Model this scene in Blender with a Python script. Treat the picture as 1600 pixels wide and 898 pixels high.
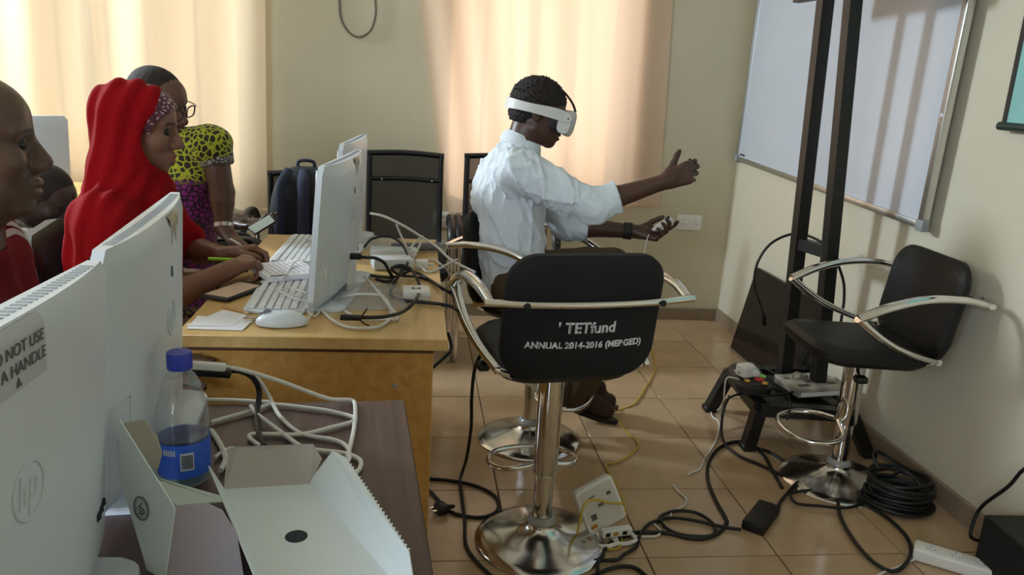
import bpy, bmesh, math, random
import numpy as np
from mathutils import Vector, Matrix, Euler

for o in list(bpy.data.objects):
    bpy.data.objects.remove(o)
S = bpy.context.scene
COL = S.collection
PI = math.pi

# ------------------------------------------------------------------ camera
FPX, PITCH, YAW, ROLL, CAMH = 1244.165, 0.253748, 0.129392, 0.058158, 1.32
_cp, _sp, _cy, _sy = math.cos(PITCH), math.sin(PITCH), math.cos(YAW), math.sin(YAW)
_F = Vector((_sy*_cp, _cy*_cp, -_sp)); _r = Vector((_cy, -_sy, 0)); _d = _F.cross(_r)
_R = _r*math.cos(ROLL) - _d*math.sin(ROLL); _D = _r*math.sin(ROLL) + _d*math.cos(ROLL)
CP = Vector((0, 0, CAMH))
cam = bpy.data.cameras.new('camera'); camo = bpy.data.objects.new('camera', cam); COL.objects.link(camo)
camo.matrix_world = Matrix(((_R.x, -_D.x, -_F.x, 0), (_R.y, -_D.y, -_F.y, 0), (_R.z, -_D.z, -_F.z, CAMH), (0, 0, 0, 1)))
cam.sensor_width = 36; cam.lens = 36*FPX/1600; cam.clip_start = .02; cam.clip_end = 100
S.camera = camo

def at(u, v, x=None, y=None, z=None):
    """point of the room seen at photograph position (u,v) on the plane x=, y= or z="""
    d = _R*((u-800)/FPX) + _D*((v-449)/FPX) + _F
    if z is not None: k = (z-CAMH)/d.z
    elif y is not None: k = y/d.y
    else: k = x/d.x
    return CP + d*k

# ------------------------------------------------------------------ light
def srgb(h, g=None, b=None):
    if g is None:
        h = h.lstrip('#'); c = [int(h[i:i+2], 16)/255 for i in (0, 2, 4)]
    else: c = [h/255, g/255, b/255]
    return tuple(x/12.92 if x <= .04045 else ((x+.055)/1.055)**2.4 for x in c)
def srgba(*a): return srgb(*a) + (1,)

w = bpy.data.worlds.new('sky'); S.world = w; w.use_nodes = True
bg = w.node_tree.nodes['Background']; bg.inputs[0].default_value = (0.80, 0.88, 1.0, 1); bg.inputs[1].default_value = 1.2
def lamp(name, kind, loc, energy, color, target=None, **kw):
    l = bpy.data.lights.new(name, kind); l.energy = energy; l.color = color
    for k, v in kw.items(): setattr(l, k, v)
    o = bpy.data.objects.new(name, l); COL.objects.link(o); o.location = loc
    if target is not None: o.rotation_euler = (Vector(target)-Vector(loc)).to_track_quat('-Z', 'Y').to_euler()
    return o
# low afternoon sun outside the back windows, shining onto the curtains
lamp('sun', 'SUN', (3, 9, 5), 1.7, (1.0, .76, .50), (0.9, 4.3, 1.7), angle=math.radians(4.0))
# sky light falling in through the two curtained windows of the back wall
lamp('window_daylight', 'AREA', (0.68, 4.62, 1.45), 11, (1.0, .84, .68), (0.55, 0, 1.1), shape='RECTANGLE', size=1.1, size_y=1.3)
lamp('window_daylight.001', 'AREA', (-1.55, 4.62, 1.40), 6.5, (1.0, .86, .68), (-1.5, 0, 1.1), shape='RECTANGLE', size=1.7, size_y=1.4)
# open window high in the left wall: cool daylight that throws the shadows on the right wall
lamp('side_window_daylight', 'AREA', (-3.62, 3.95, 2.5), 150, (.74, .88, 1.0), (1.4, 2.6, .8), shape='RECTANGLE', size=.45, size_y=.5)
# cool fill lamp added behind the camera to brighten the sides facing it
lamp('rear_fill', 'AREA', (-2.2, -2.1, 1.9), 85, (.72, .86, 1.0), (0, 3, .8), shape='RECTANGLE', size=2.2, size_y=1.2)
S.view_settings.view_transform = 'Standard'; S.view_settings.look = 'None'
S.view_settings.exposure = 0.1; S.view_settings.gamma = 1.0; S.view_settings.use_curve_mapping = False

# ------------------------------------------------------------------ materials
MATS = {}
def mat(name, color, rough=.5, metal=0, var=0, vscale=20, bump=0, bscale=80, coat=0, trans=0, sheen=0, spec=.5, detail=4, alpha=1, stretch=None):
    if name in MATS: return MATS[name]
    m = bpy.data.materials.new(name); m.use_nodes = True; MATS[name] = m
    nt = m.node_tree; N = nt.nodes; L = nt.links; b = N['Principled BSDF']
    c = srgb(color) if isinstance(color, str) else tuple(color)
    b.inputs['Base Color'].default_value = c+(1,)
    b.inputs['Roughness'].default_value = rough; b.inputs['Metallic'].default_value = metal
    b.inputs['Coat Weight'].default_value = coat; b.inputs['Transmission Weight'].default_value = trans
    b.inputs['Sheen Weight'].default_value = sheen; b.inputs['Specular IOR Level'].default_value = spec
    b.inputs['Alpha'].default_value = alpha
    if var or bump:
        tc = N.new('ShaderNodeTexCoord'); mp = N.new('ShaderNodeMapping'); L.new(tc.outputs['Object'], mp.inputs[0])
        if stretch: mp.inputs['Scale'].default_value = stretch
    if var:
        n = N.new('ShaderNodeTexNoise'); n.inputs['Scale'].default_value = vscale; n.inputs['Detail'].default_value = detail
        L.new(mp.outputs[0], n.inputs[0])
        r = N.new('ShaderNodeMapRange'); r.inputs['From Min'].default_value = .3; r.inputs['From Max'].default_value = .7
        r.inputs['To Min'].default_value = 1-var; r.inputs['To Max'].default_value = 1+var; L.new(n.outputs[0], r.inputs[0])
        x = N.new('ShaderNodeVectorMath'); x.operation = 'SCALE'; x.inputs[0].default_value = c; L.new(r.outputs[0], x.inputs['Scale'])
        L.new(x.outputs[0], b.inputs['Base Color'])
    if bump:
        n2 = N.new('ShaderNodeTexNoise'); n2.inputs['Scale'].default_value = bscale; n2.inputs['Detail'].default_value = 3
        L.new(mp.outputs[0], n2.inputs[0])
        bp = N.new('ShaderNodeBump'); bp.inputs['Strength'].default_value = bump; bp.inputs['Distance'].default_value = .002
        L.new(n2.outputs[0], bp.inputs['Height']); L.new(bp.outputs[0], b.inputs['Normal'])
    return m
def nd(nt, kind, **kw):
    n = nt.nodes.new(kind)
    for k, v in kw.items(): setattr(n, k, v)
    return n
def ramp(nt, stops, interp='LINEAR'):
    r = nt.nodes.new('ShaderNodeValToRGB'); r.color_ramp.interpolation = interp
    e = r.color_ramp.elements
    while len(e) < len(stops): e.new(.5)
    for i, (p, c) in enumerate(stops): e[i].position = p; e[i].color = tuple(c)+(1,) if len(c) == 3 else c
    return r
def wood(name, c1, c2, scale=(3, 40, 40), rough=.4):
    m = mat(name, c1, rough); nt = m.node_tree; b = nt.nodes['Principled BSDF']
    tc = nd(nt, 'ShaderNodeTexCoord'); mp = nd(nt, 'ShaderNodeMapping'); mp.inputs['Scale'].default_value = scale
    nt.links.new(tc.outputs['Object'], mp.inputs[0])
    n = nd(nt, 'ShaderNodeTexNoise'); n.inputs['Scale'].default_value = 1; n.inputs['Detail'].default_value = 6; n.inputs['Distortion'].default_value = .6
    nt.links.new(mp.outputs[0], n.inputs[0])
    r = ramp(nt, [(.35, srgb(c1)), (.65, srgb(c2))]); nt.links.new(n.outputs[0], r.inputs[0]); nt.links.new(r.outputs[0], b.inputs['Base Color'])
    return m
def cells(name, dark, c1, c2, scale, edge, rough=.75, c_alt=None, z_split=None, dark2=None):
    """printed cotton: rounded cells of colour on a dark ground, optionally another colour below a height"""
    m = mat(name, dark, rough, sheen=.2); nt = m.node_tree; b = nt.nodes['Principled BSDF']; L = nt.links
    tc = nd(nt, 'ShaderNodeTexCoord')
    v = nd(nt, 'ShaderNodeTexVoronoi', feature='DISTANCE_TO_EDGE'); v.inputs['Scale'].default_value = scale; L.new(tc.outputs['Object'], v.inputs['Vector'])
    v2 = nd(nt, 'ShaderNodeTexVoronoi', feature='F1'); v2.inputs['Scale'].default_value = scale; L.new(tc.outputs['Object'], v2.inputs['Vector'])
    r = ramp(nt, [(0, (0, 0, 0)), (edge, (0, 0, 0)), (edge+.05, (1, 1, 1))]); L.new(v.outputs['Distance'], r.inputs[0])
    cm = nd(nt, 'ShaderNodeMix', data_type='RGBA'); cm.inputs[6].default_value = srgba(c1); cm.inputs[7].default_value = srgba(c2)
    L.new(v2.outputs['Color'], cm.inputs[0])
    fin = nd(nt, 'ShaderNodeMix', data_type='RGBA'); fin.inputs[6].default_value = srgba(dark)
    L.new(r.outputs[0], fin.inputs[0])
    if c_alt:
        sp = nd(nt, 'ShaderNodeSeparateXYZ'); L.new(tc.outputs['Object'], sp.inputs[0])
        st = nd(nt, 'ShaderNodeMapRange'); st.inputs['From Min'].default_value = z_split-.012; st.inputs['From Max'].default_value = z_split+.012
        L.new(sp.outputs['Z'], st.inputs[0])
        am = nd(nt, 'ShaderNodeMix', data_type='RGBA'); am.inputs[6].default_value = srgba(c_alt); L.new(st.outputs[0], am.inputs[0]); L.new(cm.outputs[2], am.inputs[7])
        dm = nd(nt, 'ShaderNodeMix', data_type='RGBA'); dm.inputs[6].default_value = srgba(dark2 or dark); dm.inputs[7].default_value = srgba(dark); L.new(st.outputs[0], dm.inputs[0])
        L.new(am.outputs[2], fin.inputs[7]); L.new(dm.outputs[2], fin.inputs[6])
    else: L.new(cm.outputs[2], fin.inputs[7])
    L.new(fin.outputs[2], b.inputs['Base Color'])
    return m

M_wall = mat('cream_wall_paint', '#cdc3a8', .75, var=.035, vscale=3, bump=.10, bscale=60)
M_wallR = mat('pale_wall_paint', '#c6bea8', .7, var=.03, vscale=3, bump=.10, bscale=60)
M_ceil = mat('ceiling_paint', '#e6e2d6', .8)
M_tile = mat('beige_floor_tile', '#b79a78', .17, var=.10, vscale=7, bump=.04, bscale=25, detail=6)
M_grout = mat('tile_grout', '#6f5a45', .8)
M_skirt = mat('skirting_tile', '#8d7a66', .35, var=.1, vscale=12)
M_white = mat('white_plastic', '#d6dce3', .35, bump=.02, bscale=300)
M_white2 = mat('off_white_plastic', '#e6e4de', .4)
M_black = mat('black_plastic', '#0d0d0e', .42)
M_cable = mat('black_rubber', '#0b0b0b', .5)
M_wcable = mat('white_rubber', '#dcdad4', .45)
M_ycable = mat('yellow_rubber', '#c9a92e', .45)
M_chrome = mat('chrome', (.78, .77, .75), .09, metal=1)
M_chrome2 = mat('worn_chrome', (.72, .70, .68), .16, metal=1, var=.10, vscale=14)
M_alu = mat('brushed_aluminium', (.60, .60, .58), .35, metal=1)
M_leather = mat('black_leatherette', '#141211', .5, bump=.12, bscale=220, spec=.35)
M_bfabric = mat('black_fabric', '#0b0b0d', .85, bump=.3, bscale=500)
M_steel = mat('black_painted_steel', '#15130f', .45, var=.15, vscale=9)
M_oak = wood('light_oak_laminate', '#c89a55', '#b98843', (40, 2.2, 40), .38)
M_oaktop = wood('oak_desk_top', '#d8b478', '#cba566', (36, 2.0, 36), .33)
M_dark = wood('dark_wenge_laminate', '#4a3836', '#5e4843', (60, 3, 60), .38)
M_card = mat('white_card', '#dfe7e8', .6, bump=.05, bscale=120)
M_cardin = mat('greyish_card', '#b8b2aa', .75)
M_paper = mat('white_paper', '#e9e8ea', .7)

# ------------------------------------------------------------------ mesh helpers
def tag(o, label=None, cat=None, group=None, kind=None):
    if label: o['label'] = label
    if cat: o['category'] = cat
    if group: o['group'] = group
    if kind: o['kind'] = kind
    return o
def link(o, parent=None):
    COL.objects.link(o)
    if parent is not None: o.parent = parent
    return o
def empty(name, loc=(0, 0, 0), rz=0, label=None, cat=None, group=None, rot=None):
    o = bpy.data.objects.new(name, None); o.empty_display_size = .05; link(o); o.location = loc
    o.rotation_euler = rot if rot else (0, 0, rz)
    return tag(o, label, cat, group)
def obj(name, bm, m, parent=None, smooth=True, loc=None, rot=None):
    me = bpy.data.meshes.new(name)
    if isinstance(bm, bmesh.types.BMesh):
        bmesh.ops.recalc_face_normals(bm, faces=bm.faces); bm.to_mesh(me); bm.free()
    else: me.from_pydata(*bm)
    if m is not None:
        for mm in (m if isinstance(m, (list, tuple)) else [m]): me.materials.append(mm)
    if smooth:
        for p in me.polygons: p.use_smooth = True
        try: me.set_sharp_from_angle(angle=math.radians(38))
        except Exception: pass
    o = link(bpy.data.objects.new(name, me), parent)
    if loc is not None: o.location = loc
    if rot is not None: o.rotation_euler = rot
    return o
def B(): return bmesh.new()
def box(bm, lo, hi, bev=0, seg=2, M=None):
    c = [(a+b)/2 for a, b in zip(lo, hi)]; s = [abs(b-a) for a, b in zip(lo, hi)]
    g = bmesh.ops.create_cube(bm, size=1); vs = g['verts']
    for v in vs: v.co = Vector((v.co.x*s[0]+c[0], v.co.y*s[1]+c[1], v.co.z*s[2]+c[2]))
    if bev:
        es = list({e for v in vs for e in v.link_edges})
        r = bmesh.ops.bevel(bm, geom=es, offset=min(bev, min(s)*.49), segments=seg, profile=.5, affect='EDGES')
        vs = list({v for f in r['faces'] for v in f.verts} | {v for v in vs if v.is_valid})
    if M is not None:
        bmesh.ops.transform(bm, matrix=M, verts=[v for v in vs if v.is_valid])
    return bm
def smooth_path(pts, n=6, closed=False):
    P = [Vector(p) for p in pts]; out = []; N = len(P)
    rng = range(N) if closed else range(N-1)
    for i in rng:
        p1, p2 = P[i], P[(i+1) % N]
        p0 = P[i-1] if (closed or i > 0) else p1*2-p2
        p3 = P[(i+2) % N] if (closed or i+2 < N) else p2*2-p1
        for k in range(n):
            t = k/n
            out.append(.5*((2*p1)+(p2-p0)*t+(2*p0-5*p1+4*p2-p3)*t*t+(3*p1-p0-3*p2+p3)*t**3))
    if not closed: out.append(P[-1])
    return out
def tube(bm, pts, r, seg=8, closed=False, smooth=0, flat=1.0, cap=True, up=None):
    """sweep a round (or flattened) section along points; r may be a list"""
    P = smooth_path(pts, smooth, closed) if smooth else [Vector(p) for p in pts]
    n = len(P); rings = []
    if isinstance(r, (list, tuple)):
        m = len(r); R = [r[min(m-1, int(i/(n-1)*(m-1)))]*(1-((i/(n-1)*(m-1)) % 1))+r[min(m-1, int(i/(n-1)*(m-1))+1)]*((i/(n-1)*(m-1)) % 1) for i in range(n)]
    else: R = [r]*n
    prev = Vector(up) if up else None
    for i in range(n):
        a = P[i-1] if (i > 0 or closed) else P[i]; b = P[(i+1) % n] if (i < n-1 or closed) else P[i]
        t = (b-a); t = t.normalized() if t.length > 1e-9 else Vector((0, 0, 1))
        if prev is None: prev = Vector((0, 0, 1)) if abs(t.z) < .9 else Vector((1, 0, 0))
        s = t.cross(prev)
        if s.length < 1e-6: s = t.orthogonal()
        s.normalize(); u = s.cross(t).normalized(); prev = u
        rings.append([bm.verts.new(P[i]+s*math.cos(2*PI*k/seg)*R[i]+u*math.sin(2*PI*k/seg)*R[i]*flat) for k in range(seg)])
    for i in range(n if closed else n-1):
        A, Bq = rings[i], rings[(i+1) % n]
        for k in range(seg): bm.faces.new((A[k], A[(k+1) % seg], Bq[(k+1) % seg], Bq[k]))
    if cap and not closed:
        bm.faces.new(rings[0]); bm.faces.new(rings[-1])
    return bm
def lathe(bm, prof, seg=32, c=(0, 0, 0), M=None):
    rings = []
    for r, z in prof:
        if r < 1e-6: rings.append([bm.verts.new((c[0], c[1], c[2]+z))])
        else: rings.append([bm.verts.new((c[0]+r*math.cos(2*PI*k/seg), c[1]+r*math.sin(2*PI*k/seg), c[2]+z)) for k in range(seg)])
    for A, Q in zip(rings, rings[1:]):
        for k in range(seg):
            if len(A) == 1 and len(Q) == 1: continue
            if len(A) == 1: bm.faces.new((A[0], Q[k], Q[(k+1) % seg]))
            elif len(Q) == 1: bm.faces.new((A[k], A[(k+1) % seg], Q[0]))
            else: bm.faces.new((A[k], A[(k+1) % seg], Q[(k+1) % seg], Q[k]))
    if M is not None: bmesh.ops.transform(bm, matrix=M, verts=[v for r in rings for v in r])
    return bm
def prism(bm, poly, z0, z1, M=None, bev=0):
    a = [bm.verts.new((x, y, z0)) for x, y in poly]; b = [bm.verts.new((x, y, z1)) for x, y in poly]
    fs = [bm.faces.new(a[::-1]), bm.faces.new(b)]
    for i in range(len(poly)):
        j = (i+1) % len(poly); fs.append(bm.faces.new((a[i], a[j], b[j], b[i])))
    vs = a+b
    if bev:
        r = bmesh.ops.bevel(bm, geom=list({e for v in vs for e in v.link_edges}), offset=bev, segments=2, profile=.5, affect='EDGES')
        vs = list({v for f in r['faces'] for v in f.verts} | {v for v in vs if v.is_valid})
    if M is not None: bmesh.ops.transform(bm, matrix=M, verts=[v for v in vs if v.is_valid])
    return bm
def rrect(w, h, r, n=6):
    out = []
    for cx, cy, a0 in ((w/2-r, h/2-r, 0), (-w/2+r, h/2-r, 90), (-w/2+r, -h/2+r, 180), (w/2-r, -h/2+r, 270)):
        for k in range(n+1):
            a = math.radians(a0+90*k/n); out.append((cx+r*math.cos(a), cy+r*math.sin(a)))
    return out
def pad(w, h, r, t, curve=0, n=6, edge=.012, puff=.006):
    """upholstered rounded-rectangle pad in the xy plane, thickness along z, bowed along x by curve"""
    bm = B(); rings = []
    prof = [(-edge, -t/2, 1), (0, -t/2+edge, 1), (0, t/2-edge, 1), (-edge, t/2, 1)]
    for ins, z, _ in prof:
        rings.append([bm.verts.new((x*(1+2*ins/w), y*(1+2*ins/h), z)) for x, y in rrect(w, h, r, n)])
    K = len(rings[0])
    for A, Q in zip(rings, rings[1:]):
        for k in range(K): bm.faces.new((A[k], A[(k+1) % K], Q[(k+1) % K], Q[k]))
    for sgn, R in ((-1, rings[0]), (1, rings[-1])):
        prev = R
        for s in (.8, .5, .2):
            cur = [bm.verts.new((v.co.x*s, v.co.y*s, v.co.z+sgn*puff*(1-s*s))) for v in R]
            for k in range(K): bm.faces.new((prev[k], prev[(k+1) % K], cur[(k+1) % K], cur[k]))
            prev = cur
        c = bm.verts.new((0, 0, R[0].co.z+sgn*puff))
        for k in range(K): bm.faces.new((prev[k], prev[(k+1) % K], c))
    if curve:
        for v in bm.verts: v.co.z += curve*(v.co.x/(w/2))**2
    return bm
def text_obj(name, s, size, m, parent, loc, rot, extrude=.0004, align='CENTER', offset=0, space=1.0, shear=0):
    cu = bpy.data.curves.new(name, 'FONT'); cu.body = s; cu.size = size; cu.extrude = extrude; cu.align_x = align; cu.align_y = 'CENTER'; cu.offset = offset
    cu.space_character = space; cu.shear = shear
    t = bpy.data.objects.new(name+'_tmp', cu); COL.objects.link(t)
    dg = bpy.context.evaluated_depsgraph_get(); me = bpy.data.meshes.new_from_object(t.evaluated_get(dg))
    bpy.data.objects.remove(t); bpy.data.curves.remove(cu)
    me.materials.clear(); me.materials.append(m); me.name = name
    o = link(bpy.data.objects.new(name, me), parent); o.location = loc; o.rotation_euler = rot
    return o
def copy_tree(o, parent=None):
    c = o.copy(); COL.objects.link(c); c.parent = parent
    for ch in list(o.children):
        copy_tree(ch, c)
    return c
def cable(name, pts, r, m, label, n=6, cat='cable', seg=7, group=None):
    P = [Vector(p) for p in pts]; base = P[0].copy()
    bm = B(); tube(bm, [p-base for p in P], r, seg, smooth=n)
    return tag(obj(name, bm, m, None, loc=base), label, cat, group)
def fl(pts, z=.006):   # trace on the floor
    return [at(u, v, z=(q[0] if q else z)) for u, v, *q in pts]
# ================================================================== ROOM
XL, XR, YB, YR, ZC = -3.7, 1.82, 4.40, -2.4, 2.95
def struct(name, bm, m, parent=None, **k):
    return tag(obj(name, bm, m, parent, **k), kind='structure')
# floor: recessed grout bed with single tiles
bm = B(); box(bm, (XL, YR, -.12), (XR, YB, -.004)); floor = struct('floor', bm, M_grout, smooth=False)
T = .40; X0, Y0 = .300, 3.98
bm = B(); box(bm, (-T/2+.0022, -T/2+.0022, -.012), (T/2-.0022, T/2-.0022, 0), .0012, 1)
me_tile = None
rnd = random.Random(4)
for i in range(-9, 5):
    for j in range(-14, 3):
        x0 = max(XL, X0+(i-1)*T); x1 = min(XR, X0+i*T); y0 = max(YR, Y0+(j-1)*T); y1 = min(YB, Y0+j*T)
        if x1-x0 < .02 or y1-y0 < .02: continue
        full = x1-x0 > T-.001 and y1-y0 > T-.001
        if full and me_tile is not None:
            o = link(bpy.data.objects.new('tile', me_tile), floor)
        elif full:
            o = obj('tile', bm, M_tile, floor); me_tile = o.data
        else:
            b2 = B(); wx, wy = (x1-x0)/2-.0022, (y1-y0)/2-.0022
            box(b2, (-wx, -wy, -.012), (wx, wy, 0), .0012, 1); o = obj('tile', b2, M_tile, floor)
        o.location = ((x0+x1)/2, (y0+y1)/2, rnd.uniform(-.0004, .0004))
bm = B(); box(bm, (XL, YR, ZC), (XR, YB, ZC+.1)); struct('ceiling', bm, M_ceil, smooth=False)
# back wall with two window openings
WIN = [(-2.35, -.80, .72, 2.15), (.20, 1.15, .72, 2.15)]
bm = B(); TH = .16
xs = [XL-.1, WIN[0][0], WIN[0][1], WIN[1][0], WIN[1][1], XR+.12]
for k in range(5):
    if k in (1, 3):
        wdw = WIN[0 if k == 1 else 1]
        box(bm, (xs[k], YB, -.1), (xs[k+1], YB+TH, wdw[2])); box(bm, (xs[k], YB, wdw[3]), (xs[k+1], YB+TH, ZC+.1))
    else: box(bm, (xs[k], YB, -.1), (xs[k+1], YB+TH, ZC+.1))
struct('wall_back', bm, M_wall, smooth=False)
bm = B(); box(bm, (XR, YR, -.1), (XR+.12, YB, ZC+.1)); struct('wall_right', bm, M_wallR, smooth=False)
# left wall with an open window, rear wall with a wide window
bm = B()
for lo, hi in (((YR, -.1), (3.6, ZC+.1)), ((4.3, -.1), (YB, ZC+.1)), ((3.6, -.1), (4.3, 2.1)), ((3.6, 2.85), (4.3, ZC+.1))):
    box(bm, (XL-.12, lo[0], lo[1]), (XL, hi[0], hi[1]))
struct('wall_left', bm, M_wall, smooth=False)
bm = B()
for lo, hi in (((XL, -.1), (-3.4, ZC+.1)), ((-1.0, -.1), (XR, ZC+.1)), ((-3.4, -.1), (-1.0, 1.2)), ((-3.4, 2.6), (-1.0, ZC+.1))):
    box(bm, (lo[0], YR-.12, lo[1]), (hi[0], YR, hi[1]))
struct('wall_rear', bm, M_wall, smooth=False)
bm = B(); box(bm, (XL, YB-.014, 0), (XR-.014, YB, .072), .002, 1); struct('baseboard_back', bm, M_skirt, smooth=False)
bm = B(); box(bm, (XR-.014, YR, 0), (XR, YB, .076), .002, 1); struct('baseboard_right', bm, M_skirt, smooth=False)
# windows
M_frame = mat('window_aluminium', '#8f8a80', .4)
M_glass = bpy.data.materials.new('window_glass'); M_glass.use_nodes = True; nt = M_glass.node_tree
g1 = nd(nt, 'ShaderNodeBsdfTransparent'); g2 = nd(nt, 'ShaderNodeBsdfGlossy'); g2.inputs['Roughness'].default_value = .03; mx = nd(nt, 'ShaderNodeMixShader'); mx.inputs[0].default_value = .06
nt.links.new(g1.outputs[0], mx.inputs[1]); nt.links.new(g2.outputs[0], mx.inputs[2]); nt.links.new(mx.outputs[0], nt.nodes['Material Output'].inputs[0])
for k, (x0, x1, z0, z1) in enumerate(WIN):
    bm = B(); y0, y1 = YB+.07, YB+.11; f = .035
    for a, b in (((x0, z0), (x1, z0+f)), ((x0, z1-f), (x1, z1)), ((x0, z0), (x0+f, z1)), ((x1-f, z0), (x1, z1)), (((x0+x1)/2-.02, z0), ((x0+x1)/2+.02, z1))):
        box(bm, (a[0], y0, a[1]), (b[0], y1, b[1]))
    n = max(4, int((x1-x0)/.22))
    wdo = struct('window_%d' % (k+1), bm, M_frame, smooth=False)
    for i in range(1, n):
        xx = x0+(x1-x0)*i/n
        bm = B(); box(bm, (xx-.006, YB+.13, z0), (xx+.006, YB+.142, z1)); obj('bar', bm, M_steel, wdo, smooth=False)
    for a, b in ((x0+f, (x0+x1)/2-.02), ((x0+x1)/2+.02, x1-f)):
        bm = B(); box(bm, (a, YB+.088, z0+f), (b, YB+.092, z1-f)); obj('pane', bm, M_glass, wdo, smooth=False)
# curtains: translucent cotton with shallow folds
def curtain_mat(name, c, tr):
    m = bpy.data.materials.new(name); m.use_nodes = True; nt = m.node_tree; L = nt.links
    nt.nodes.remove(nt.nodes['Principled BSDF'])
    d = nd(nt, 'ShaderNodeBsdfDiffuse'); t = nd(nt, 'ShaderNodeBsdfTranslucent'); mx = nd(nt, 'ShaderNodeMixShader'); mx.inputs[0].default_value = tr
    d.inputs[0].default_value = srgba(c); t.inputs[0].default_value = srgba(c)
    tc = nd(nt, 'ShaderNodeTexCoord'); n = nd(nt, 'ShaderNodeTexNoise'); n.inputs['Scale'].default_value = 9; n.inputs['Detail'].default_value = 5
    mp = nd(nt, 'ShaderNodeMapping'); mp.inputs['Scale'].default_value = (1, 1, .35); L.new(tc.outputs['Object'], mp.inputs[0]); L.new(mp.outputs[0], n.inputs[0])
    bp = nd(nt, 'ShaderNodeBump'); bp.inputs['Strength'].default_value = .5; bp.inputs['Distance'].default_value = .012
    L.new(n.outputs[0], bp.inputs['Height']); L.new(bp.outputs[0], d.inputs['Normal']); L.new(bp.outputs[0], t.inputs['Normal'])
    L.new(d.outputs[0], mx.inputs[1]); L.new(t.outputs[0], mx.inputs[2]); L.new(mx.outputs[0], nt.nodes['Material Output'].inputs[0])
    return m
M_curt = curtain_mat('cream_curtain_cotton', '#e9d6b6', .46)
M_curt2 = curtain_mat('peach_curtain_cotton', '#ecd5bd', .46)
def curtain(label, xa, xb, hem_a, hem_b, ztop, folds, m, seed):
    rr = random.Random(seed); ph = [rr.uniform(0, 6.28) for _ in range(6)]
    nx, nz = 150, 60; vs, fs = [], []
    for j in range(nz+1):
        t = j/nz
        for i in range(nx+1):
            s = i/nx
            xl = xa[0]+(xa[1]-xa[0])*t; xr = xb[0]+(xb[1]-xb[0])*t
            x = xl+(xr-xl)*s
            hem = hem_a+(hem_b-hem_a)*s
            z = ztop+(hem+.006*math.sin(s*19+ph[3])-ztop)*t
            y = .020*math.sin(s*folds*6.28+ph[0]+.5*math.sin(t*2+ph[1]))+.009*math.sin(s*folds*2.1*6.28+ph[2]+t*1.3)+.006*math.sin(s*folds*.37*6.28+ph[4])
            y *= .6+.6*(1-t*.5)
            vs.append((x, y, z))
    for j in range(nz):
        for i in range(nx):
            a = j*(nx+1)+i; fs.append((a, a+1, a+nx+2, a+nx+1))
    o = obj('curtain', (vs, [], fs), m, None, loc=(0, YB-.055, 0)); tag(o, label, 'curtain', 'curtains on the back wall')
    cb = B(); tube(cb, [(xa[0]-.05, 0, ztop-.02), (xb[0]+.05, 0, ztop-.02)], .011, 10); obj('curtain_rod', cb, M_alu, o)
    cb = B(); tube(cb, [(xa[1]+(xa[0]-xa[1])*0+.002+(xb[1]-xa[1])*i/40, -.004+.014*math.sin(i/40*folds*6.28+ph[0]+.5*math.sin(2+ph[1])), hem_a+(hem_b-hem_a)*i/40+.012) for i in range(41)], .0035, 5); obj('hem', cb, m, o)
hl = at(418, 330, y=YB-.055); tl = at(419, 0, y=YB-.055)
curtain('cream curtain over the window behind the seated people, glowing with sunlight', (-2.75, -2.75), (-.752, hl.x), .56, hl.z, 2.42, 3.6, M_curt, 3)
h0 = at(702, 336, y=YB-.055); h1 = at(1030, 322, y=YB-.055); t0 = at(649, 0, y=YB-.055); t1 = at(1047, 0, y=YB-.055)
curtain('peach curtain with bright sun streaks behind the man in the headset', (t0.x-.1, h0.x), (t1.x+.0, h1.x), h0.z, h1.z, 2.42, 3.1, M_curt2, 8)
# loop of grey cable on the wall between the curtains
c = at(560, 0, y=YB-.02)
pts = [at(u, v, y=YB-.012) for u, v in ((528, -60), (530, 0), (533, 30), (545, 50), (561, 58), (578, 48), (586, 25), (586, 0), (580, -60))]
cable('wall_cable', pts, .0055, mat('grey_cable', '#6d6558', .5), 'grey cable loop hanging on the wall between the two curtains')
# double wall socket
def socket(label, c, w, h, rz):
    e = empty('wall_socket', c, rz, label, 'socket')
    bm = B(); prism(bm, rrect(w, h, .006, 3), 0, .009, bev=.0015); obj('face_plate', bm, M_white2, e, rot=(PI/2, 0, 0))
    for sx in ((-1, 1) if w > .1 else (0,)):
        for dx, dz, ww, hh in ((0, .014, .003, .008), (-.011, -.010, .006, .003), (.011, -.010, .006, .003)):
            bm = B(); box(bm, (sx*w*.26+dx-ww/2, -.0096, dz-hh/2), (sx*w*.26+dx+ww/2, -.0085, dz+hh/2)); obj('pin_hole', bm, M_black, e, smooth=False)
        bm = B(); box(bm, (sx*w*.08-.005, -.012, .012), (sx*w*.08+.005, -.0085, .028), .001, 1); obj('switch', bm, M_white2, e)
    return e
p = at(1076, 347, y=YB); socket('white double wall socket on the back wall beside the white controller', p, .150, .088, 0)
p = at(690, 343, y=YB); socket('small cream wall socket low between the two black mesh chairs', p, .085, .085, 0)
p = at(1253, 402, x=XR); socket('narrow cream socket on the right wall seen between the stand posts', p, .06, .11, -PI/2)

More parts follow.
